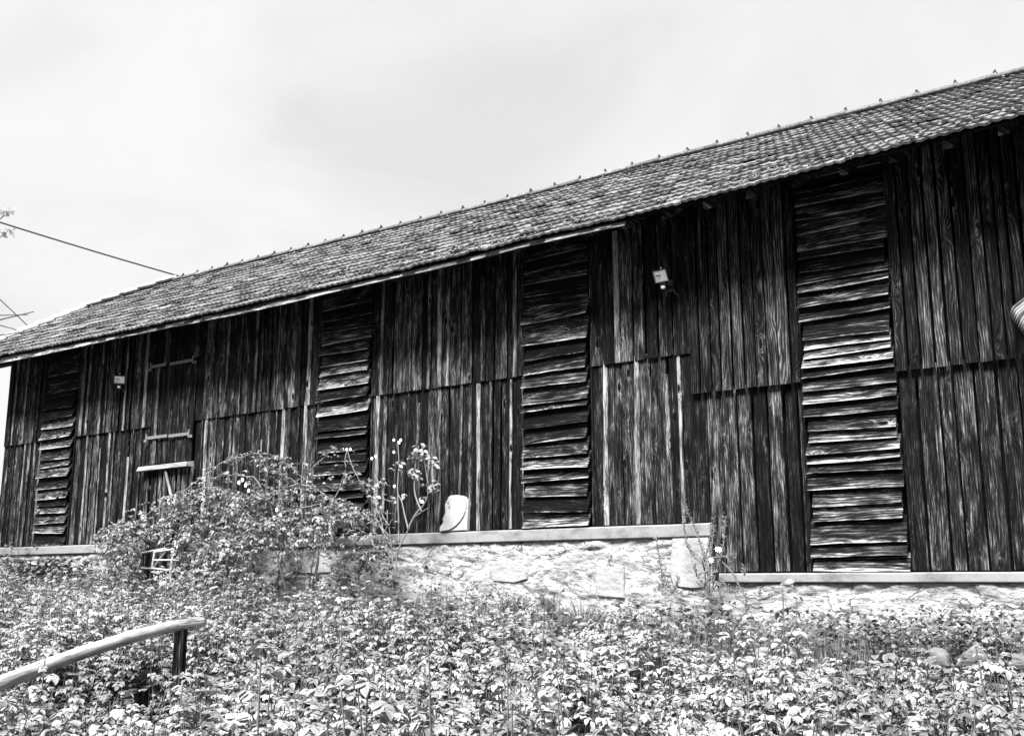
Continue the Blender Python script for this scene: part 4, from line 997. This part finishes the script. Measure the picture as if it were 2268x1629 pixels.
# ---- slender rose with bare forking stems beside the carved face
sr = empty('slender_rose', at(872, 1330, -.4)); tag(sr, 'slender rose with bare forking stems and sparse leaves just left of the carved face', 'rose bush')
def z4(x, y, Y=-.42): return ((650 + x / 4.073) * .945, (1000 + y / 4.073) * .945, Y)
SR = [[z4(1120, 1560), z4(1105, 1420), z4(1095, 1200), z4(1080, 1050), z4(1070, 940), z4(1100, 880)],
      [z4(1120, 1560), z4(1125, 1430), z4(1140, 1230), z4(1180, 1120), z4(1250, 980), z4(1290, 880), z4(1380, 810), z4(1440, 770)],
      [z4(1250, 980), z4(1215, 850), z4(1190, 720), z4(1150, 640)], [z4(1250, 960), z4(1330, 820), z4(1400, 740), z4(1440, 600), z4(1400, 300)],
      [z4(1090, 1150), z4(1020, 1020), z4(960, 900), z4(920, 760), z4(880, 600)], [z4(1085, 1060), z4(990, 960), z4(900, 900)],
      [z4(1110, 1430), z4(1070, 1250), z4(1010, 1000), z4(960, 800), z4(800, 540), z4(700, 340), z4(670, 220)],
      [z4(1160, 1100), z4(1155, 900), z4(1150, 600), z4(1160, 300), z4(1150, 130)], [z4(1380, 810), z4(1310, 600), z4(1330, 300), z4(1350, 180)], [z4(1070, 950), z4(1010, 860), z4(980, 740)],
      [z4(620, 1560), z4(640, 1340), z4(700, 1190), z4(810, 1010), z4(850, 900), z4(860, 780)], [z4(850, 930), z4(970, 850), z4(960, 700)], [z4(300, 1560), z4(320, 1400), z4(360, 1200), z4(390, 1120)]]
list(canes(sr, SR, .012, M_CANE, 'stem', .008))
CL = [(860, 560, 90, 75, 34), (920, 660, 80, 90, 36), (990, 560, 50, 60, 14), (1150, 380, 70, 60, 16), (1330, 280, 90, 60, 30), (1370, 200, 50, 50, 14), (1310, 450, 60, 60, 26), (1450, 560, 60, 60, 22), (1480, 350, 40, 60, 14), (1500, 600, 40, 30, 8), (1210, 640, 30, 30, 4), (1090, 700, 60, 40, 12), (700, 480, 90, 60, 26), (1380, 690, 30, 40, 6), (1400, 1310, 80, 60, 16), (1250, 1390, 60, 40, 12), (760, 860, 120, 80, 40), (960, 1200, 60, 70, 18), (700, 1230, 60, 60, 12), (510, 1210, 50, 60, 14), (620, 1420, 60, 120, 20), (780, 1330, 90, 120, 24), (950, 1090, 60, 40, 10), (1150, 1500, 60, 90, 16)]
P_ = []
for (x, y, rx, ry, k) in CL:
    for _ in range(k):
        a, r = rng.random() * 6.283, math.sqrt(rng.random()); P_.append(tuple(at(*z4(x + math.cos(a) * r * rx, y + math.sin(a) * r * ry, -.42 + rng.uniform(-.12, .12)))))
P_ = np.array(P_); n = len(P_); az = npr.uniform(0, 6.283, n)
leaflets('leaves', P_ - np.array(sr.location), np.stack([np.cos(az), np.sin(az) * .6, npr.uniform(-.6, .5, n)], -1), norm(np.stack([npr.normal(0, .4, n), npr.normal(-.7, .3, n), np.ones(n) * .8], -1)), npr.uniform(.05, .075, n), npr.uniform(.035, .055, n), npr.uniform(0, 1, n), L_CLIMB, sr, rows=4)
blossoms(sr, [z4(*q) for q in ((1115, 125), (1165, 150), (1180, 125), (1115, 240), (905, 300), (940, 280), (630, 215), (665, 215), (700, 215), (1310, 430), (1330, 470), (1120, 565), (990, 765))], r=.017)

# ---- seeding evening primrose at the step in the plinth
def zp(x, y, Y=-.35): return ((1100 + x / 3.109) * .945, (1200 + y / 3.109) * .945, Y)
pr = empty('seeding_primrose', at(1570, 1345, -.35)); tag(pr, 'tall dried primrose with bristly seed stems in front of the white corner stone', 'plant')
PR = [[zp(1730, 640), zp(1720, 480), zp(1700, 380), zp(1620, 300), zp(1580, 200), zp(1565, 60), zp(1575, -20)],
      [zp(1740, 640), zp(1735, 420), zp(1690, 250), zp(1650, 130), zp(1600, 20), zp(1570, -80)],
      [zp(1745, 640), zp(1750, 400), zp(1760, 300), zp(1780, 150), zp(1780, 60)], [zp(1750, 650), zp(1800, 420), zp(1850, 250), zp(1865, 100), zp(1860, 30)],
      [zp(1725, 560), zp(1670, 480), zp(1635, 400)], [zp(1750, 600), zp(1830, 500), zp(1890, 560), zp(1960, 570)], [zp(1820, 340), zp(1900, 420), zp(1960, 520), zp(2010, 620), zp(2020, 700)],
      [zp(1550, 690), zp(1480, 580), zp(1410, 450), zp(1380, 320), zp(1365, 180)], [zp(1480, 580), zp(1510, 530), zp(1520, 470)], [zp(1480, 590), zp(1420, 540), zp(1400, 480)], [zp(1470, 600), zp(1400, 570), zp(1380, 540)],
      [zp(1760, 330), zp(1830, 320), zp(1900, 320), zp(1915, 350)], [zp(1800, 500), zp(1830, 600), zp(1840, 660)], [zp(1700, 380), zp(1740, 250), zp(1770, 100)], [zp(2005, 460), zp(2010, 430), zp(2010, 400)]]
pp = []
for ob, pts in canes(pr, PR, .009, M_STEM, 'stem', .006):
    k = max(2, int(len(pts) * .25)); pp += pts[k:]
pp = np.array([tuple(p) for p in pp]); n0 = len(pp); pp = np.repeat(pp, 5, 0); pp[:, 0] += npr.normal(0, .006, len(pp)); pp[:, 2] += npr.uniform(-.03, .03, len(pp))
az = npr.uniform(0, 6.283, len(pp)); D = np.stack([np.cos(az), np.sin(az), npr.uniform(.4, 1.6, len(pp))], -1)
leaflets('seed_pods', pp - np.array(pr.location), D, np.stack([-np.sin(az), np.cos(az), 0 * az + .2], -1), npr.uniform(.022, .042, len(pp)), .011, npr.uniform(0, 1, len(pp)), L_WEED, pr, rows=3, fold=.4)
P_ = np.array([tuple(at(*zp(1740 + rng.gauss(0, 60), 520 + rng.gauss(0, 110)))) for _ in range(110)]); n = len(P_); az = npr.uniform(0, 6.28, n)
leaflets('leaves', P_ - np.array(pr.location), np.stack([np.cos(az), np.sin(az), npr.uniform(-.2, 1, n)], -1), norm(npr.normal(0, .5, (n, 3)) + [0, -.5, 1]), npr.uniform(.04, .09, n), .016, npr.uniform(0, 1, n), L_LOW, pr, rows=4)
blossoms(pr, [zp(1825, 270, -.45), zp(1765, 348, -.45), zp(1810, 268, -.45)], r=.022)

# ---- weeds standing against the plinth
def weed(u, v, Y, h, w_, n, label, m=L_LOW, lf=.05):
    p0 = at(u, v, Y); z0 = float(gz(p0.x, Y)); o = empty('weed', (p0.x, Y, z0)); tag(o, label, 'weed', 'weeds against the plinth')
    zs = p0.z - z0 + h
    for k in range(5):
        mb = MB(); a = rng.uniform(-1, 1) * w_; mb.tube([(a * .2, 0, 0), (a * .5, rng.uniform(-.05, .05), zs * .5), (a, rng.uniform(-.08, .08), zs * rng.uniform(.75, 1))], [.006, .005, .003], 5); mb.build('stem', M_STEM, o)
    P = np.stack([npr.normal(0, w_ * .6, n), npr.normal(0, .1, n), zs * npr.uniform(.1, 1.02, n)], -1); az = npr.uniform(0, 6.28, n)
    leaflets('leaves', P, np.stack([np.cos(az), np.sin(az), npr.uniform(-.5, .5, n)], -1), norm(npr.normal(0, .4, (n, 3)) + [0, -.5, 1]), npr.uniform(.6, 1.2, n) * lf, npr.uniform(.5, .9, n) * lf, npr.uniform(0, 1, n), m, o, rows=4)
weed(90, 1270, -.5, .22, .95, 2600, 'broad leafy weed covering the plinth at the far left end', L_CLIMB, .09)
weed(215, 1275, -.4, .08, .6, 420, 'sparse leafy weed in front of the plinth right of the leftmost louvre panel', L_WEED, .06)
weed(36, 1212, -.3, .08, .3, 60, 'thin weed reaching over the ledge at the far left', L_WEED, .07)
weed(690, 1300, -.35, .1, .3, 150, 'leafy weed under the round vent side of the rambling rose')
weed(770, 1290, -.3, .1, .25, 110, 'weed climbing the plinth where the rambling rose ends')
weed(950, 1280, -.3, .02, .16, 60, 'small dark-leaved weed on the plinth below the carved face')
weed(1060, 1300, -.35, .0, .2, 110, 'weed left of the irregular dressed block')
weed(1560, 1330, -.5, .0, .3, 240, 'dense weed at the root of the seeding primrose')
weed(1780, 1350, -.5, .0, .35, 220, 'dense weed under the widest louvre panel')
weed(2010, 1350, -.5, .02, .35, 260, 'dense weed at the plinth right of the widest louvre panel')
weed(2200, 1350, -.5, .03, .35, 260, 'dense weed at the plinth on the far right')
weed(880, 1330, -.5, .05, .3, 160, 'weed at the root of the slender rose')

weed(1150, 1370, -1.0, .06, .3, 300, 'dark bushy weed between the bristly shrubs and the largest grass tuft')
weed(1235, 1385, -1.3, .05, .25, 260, 'dark weed directly in front of the darkest bristly shrub')
weed(1400, 1385, -1.1, .04, .3, 260, 'low dark weed left of the short tuft under the corner stone')
weed(1950, 1400, -1.3, .08, .4, 420, 'dark tangled weed behind the low rounded edging rock')
weed(2130, 1395, -1.2, .09, .4, 420, 'dark tangled weed behind the pointed edging rock')
weed(1700, 1385, -1.2, .05, .35, 300, 'dark weed in front of the stepped end of the lower ledge')
# ---- tree beyond the left edge with a few sprays reaching into view
tr_loc = dep(-420, 1290, 15.0); tr_loc.z = -.3
tree = empty('garden_tree', tr_loc); tag(tree, 'leafy tree, coloured pale as if in haze, whose branch tips enter at the upper left edge', 'tree')
mb = MB(); tips = [dep(20, 468, 13), dep(18, 512, 13), dep(75, 690, 13.5), dep(50, 735, 13.5)]; tt = Vector((0, 0, 3.2))
mb.tube([(0, 0, -.2), (.05, 0, 1.2), (0, .05, 2.4), tt, tt + Vector((.1, 0, 1.5))], [.16, .13, .11, .09, .03], 10)
for tp in tips:
    tp = tp - tr_loc; mb.tube([tt + Vector((0, 0, -.8)), tt.lerp(tp, .5) + Vector((0, 0, .12)), tp], [.05, .02, .006], 6)
mb.tube([dep(-60, 705, 13.5) - tr_loc, dep(0, 698, 13.5) - tr_loc, dep(62, 697, 13.5) - tr_loc], [.012, .009, .005], 5)
mb.tube([dep(-60, 716, 13.5) - tr_loc, dep(0, 720, 13.5) - tr_loc, dep(30, 728, 13.5) - tr_loc, dep(55, 742, 13.5) - tr_loc], [.012, .009, .007, .005], 5)
mb.build('trunk', plain('tree_bark', .05, .9), tree, True)
P_ = []
for (cu, cv, ru, rv, k) in ((12, 468, 16, 8, 60), (12, 512, 15, 6, 45)):
    for _ in range(k): P_.append(tuple(dep(cu + rng.gauss(0, ru * .6), cv + rng.gauss(0, rv * .6), 13 + rng.gauss(0, .15))))
for _ in range(2600):
    a = rng.random() * 6.28; r = 1.9 * rng.random() ** .5; z = rng.uniform(2.6, 5.6); P_.append((tr_loc.x - .6 + math.cos(a) * r * .8, tr_loc.y + math.sin(a) * r, z - .3))
P_ = np.array(P_); uu = None
n = len(P_); az = npr.uniform(0, 6.28, n)
leaflets('crown', P_ - np.array(tr_loc), np.stack([np.cos(az), np.sin(az), npr.uniform(-.7, .3, n)], -1), norm(npr.normal(0, .5, (n, 3)) + [0, -.3, 1]), npr.uniform(.05, .08, n), npr.uniform(.03, .05, n), npr.uniform(0, 1, n), L_TREE, tree, rows=3)
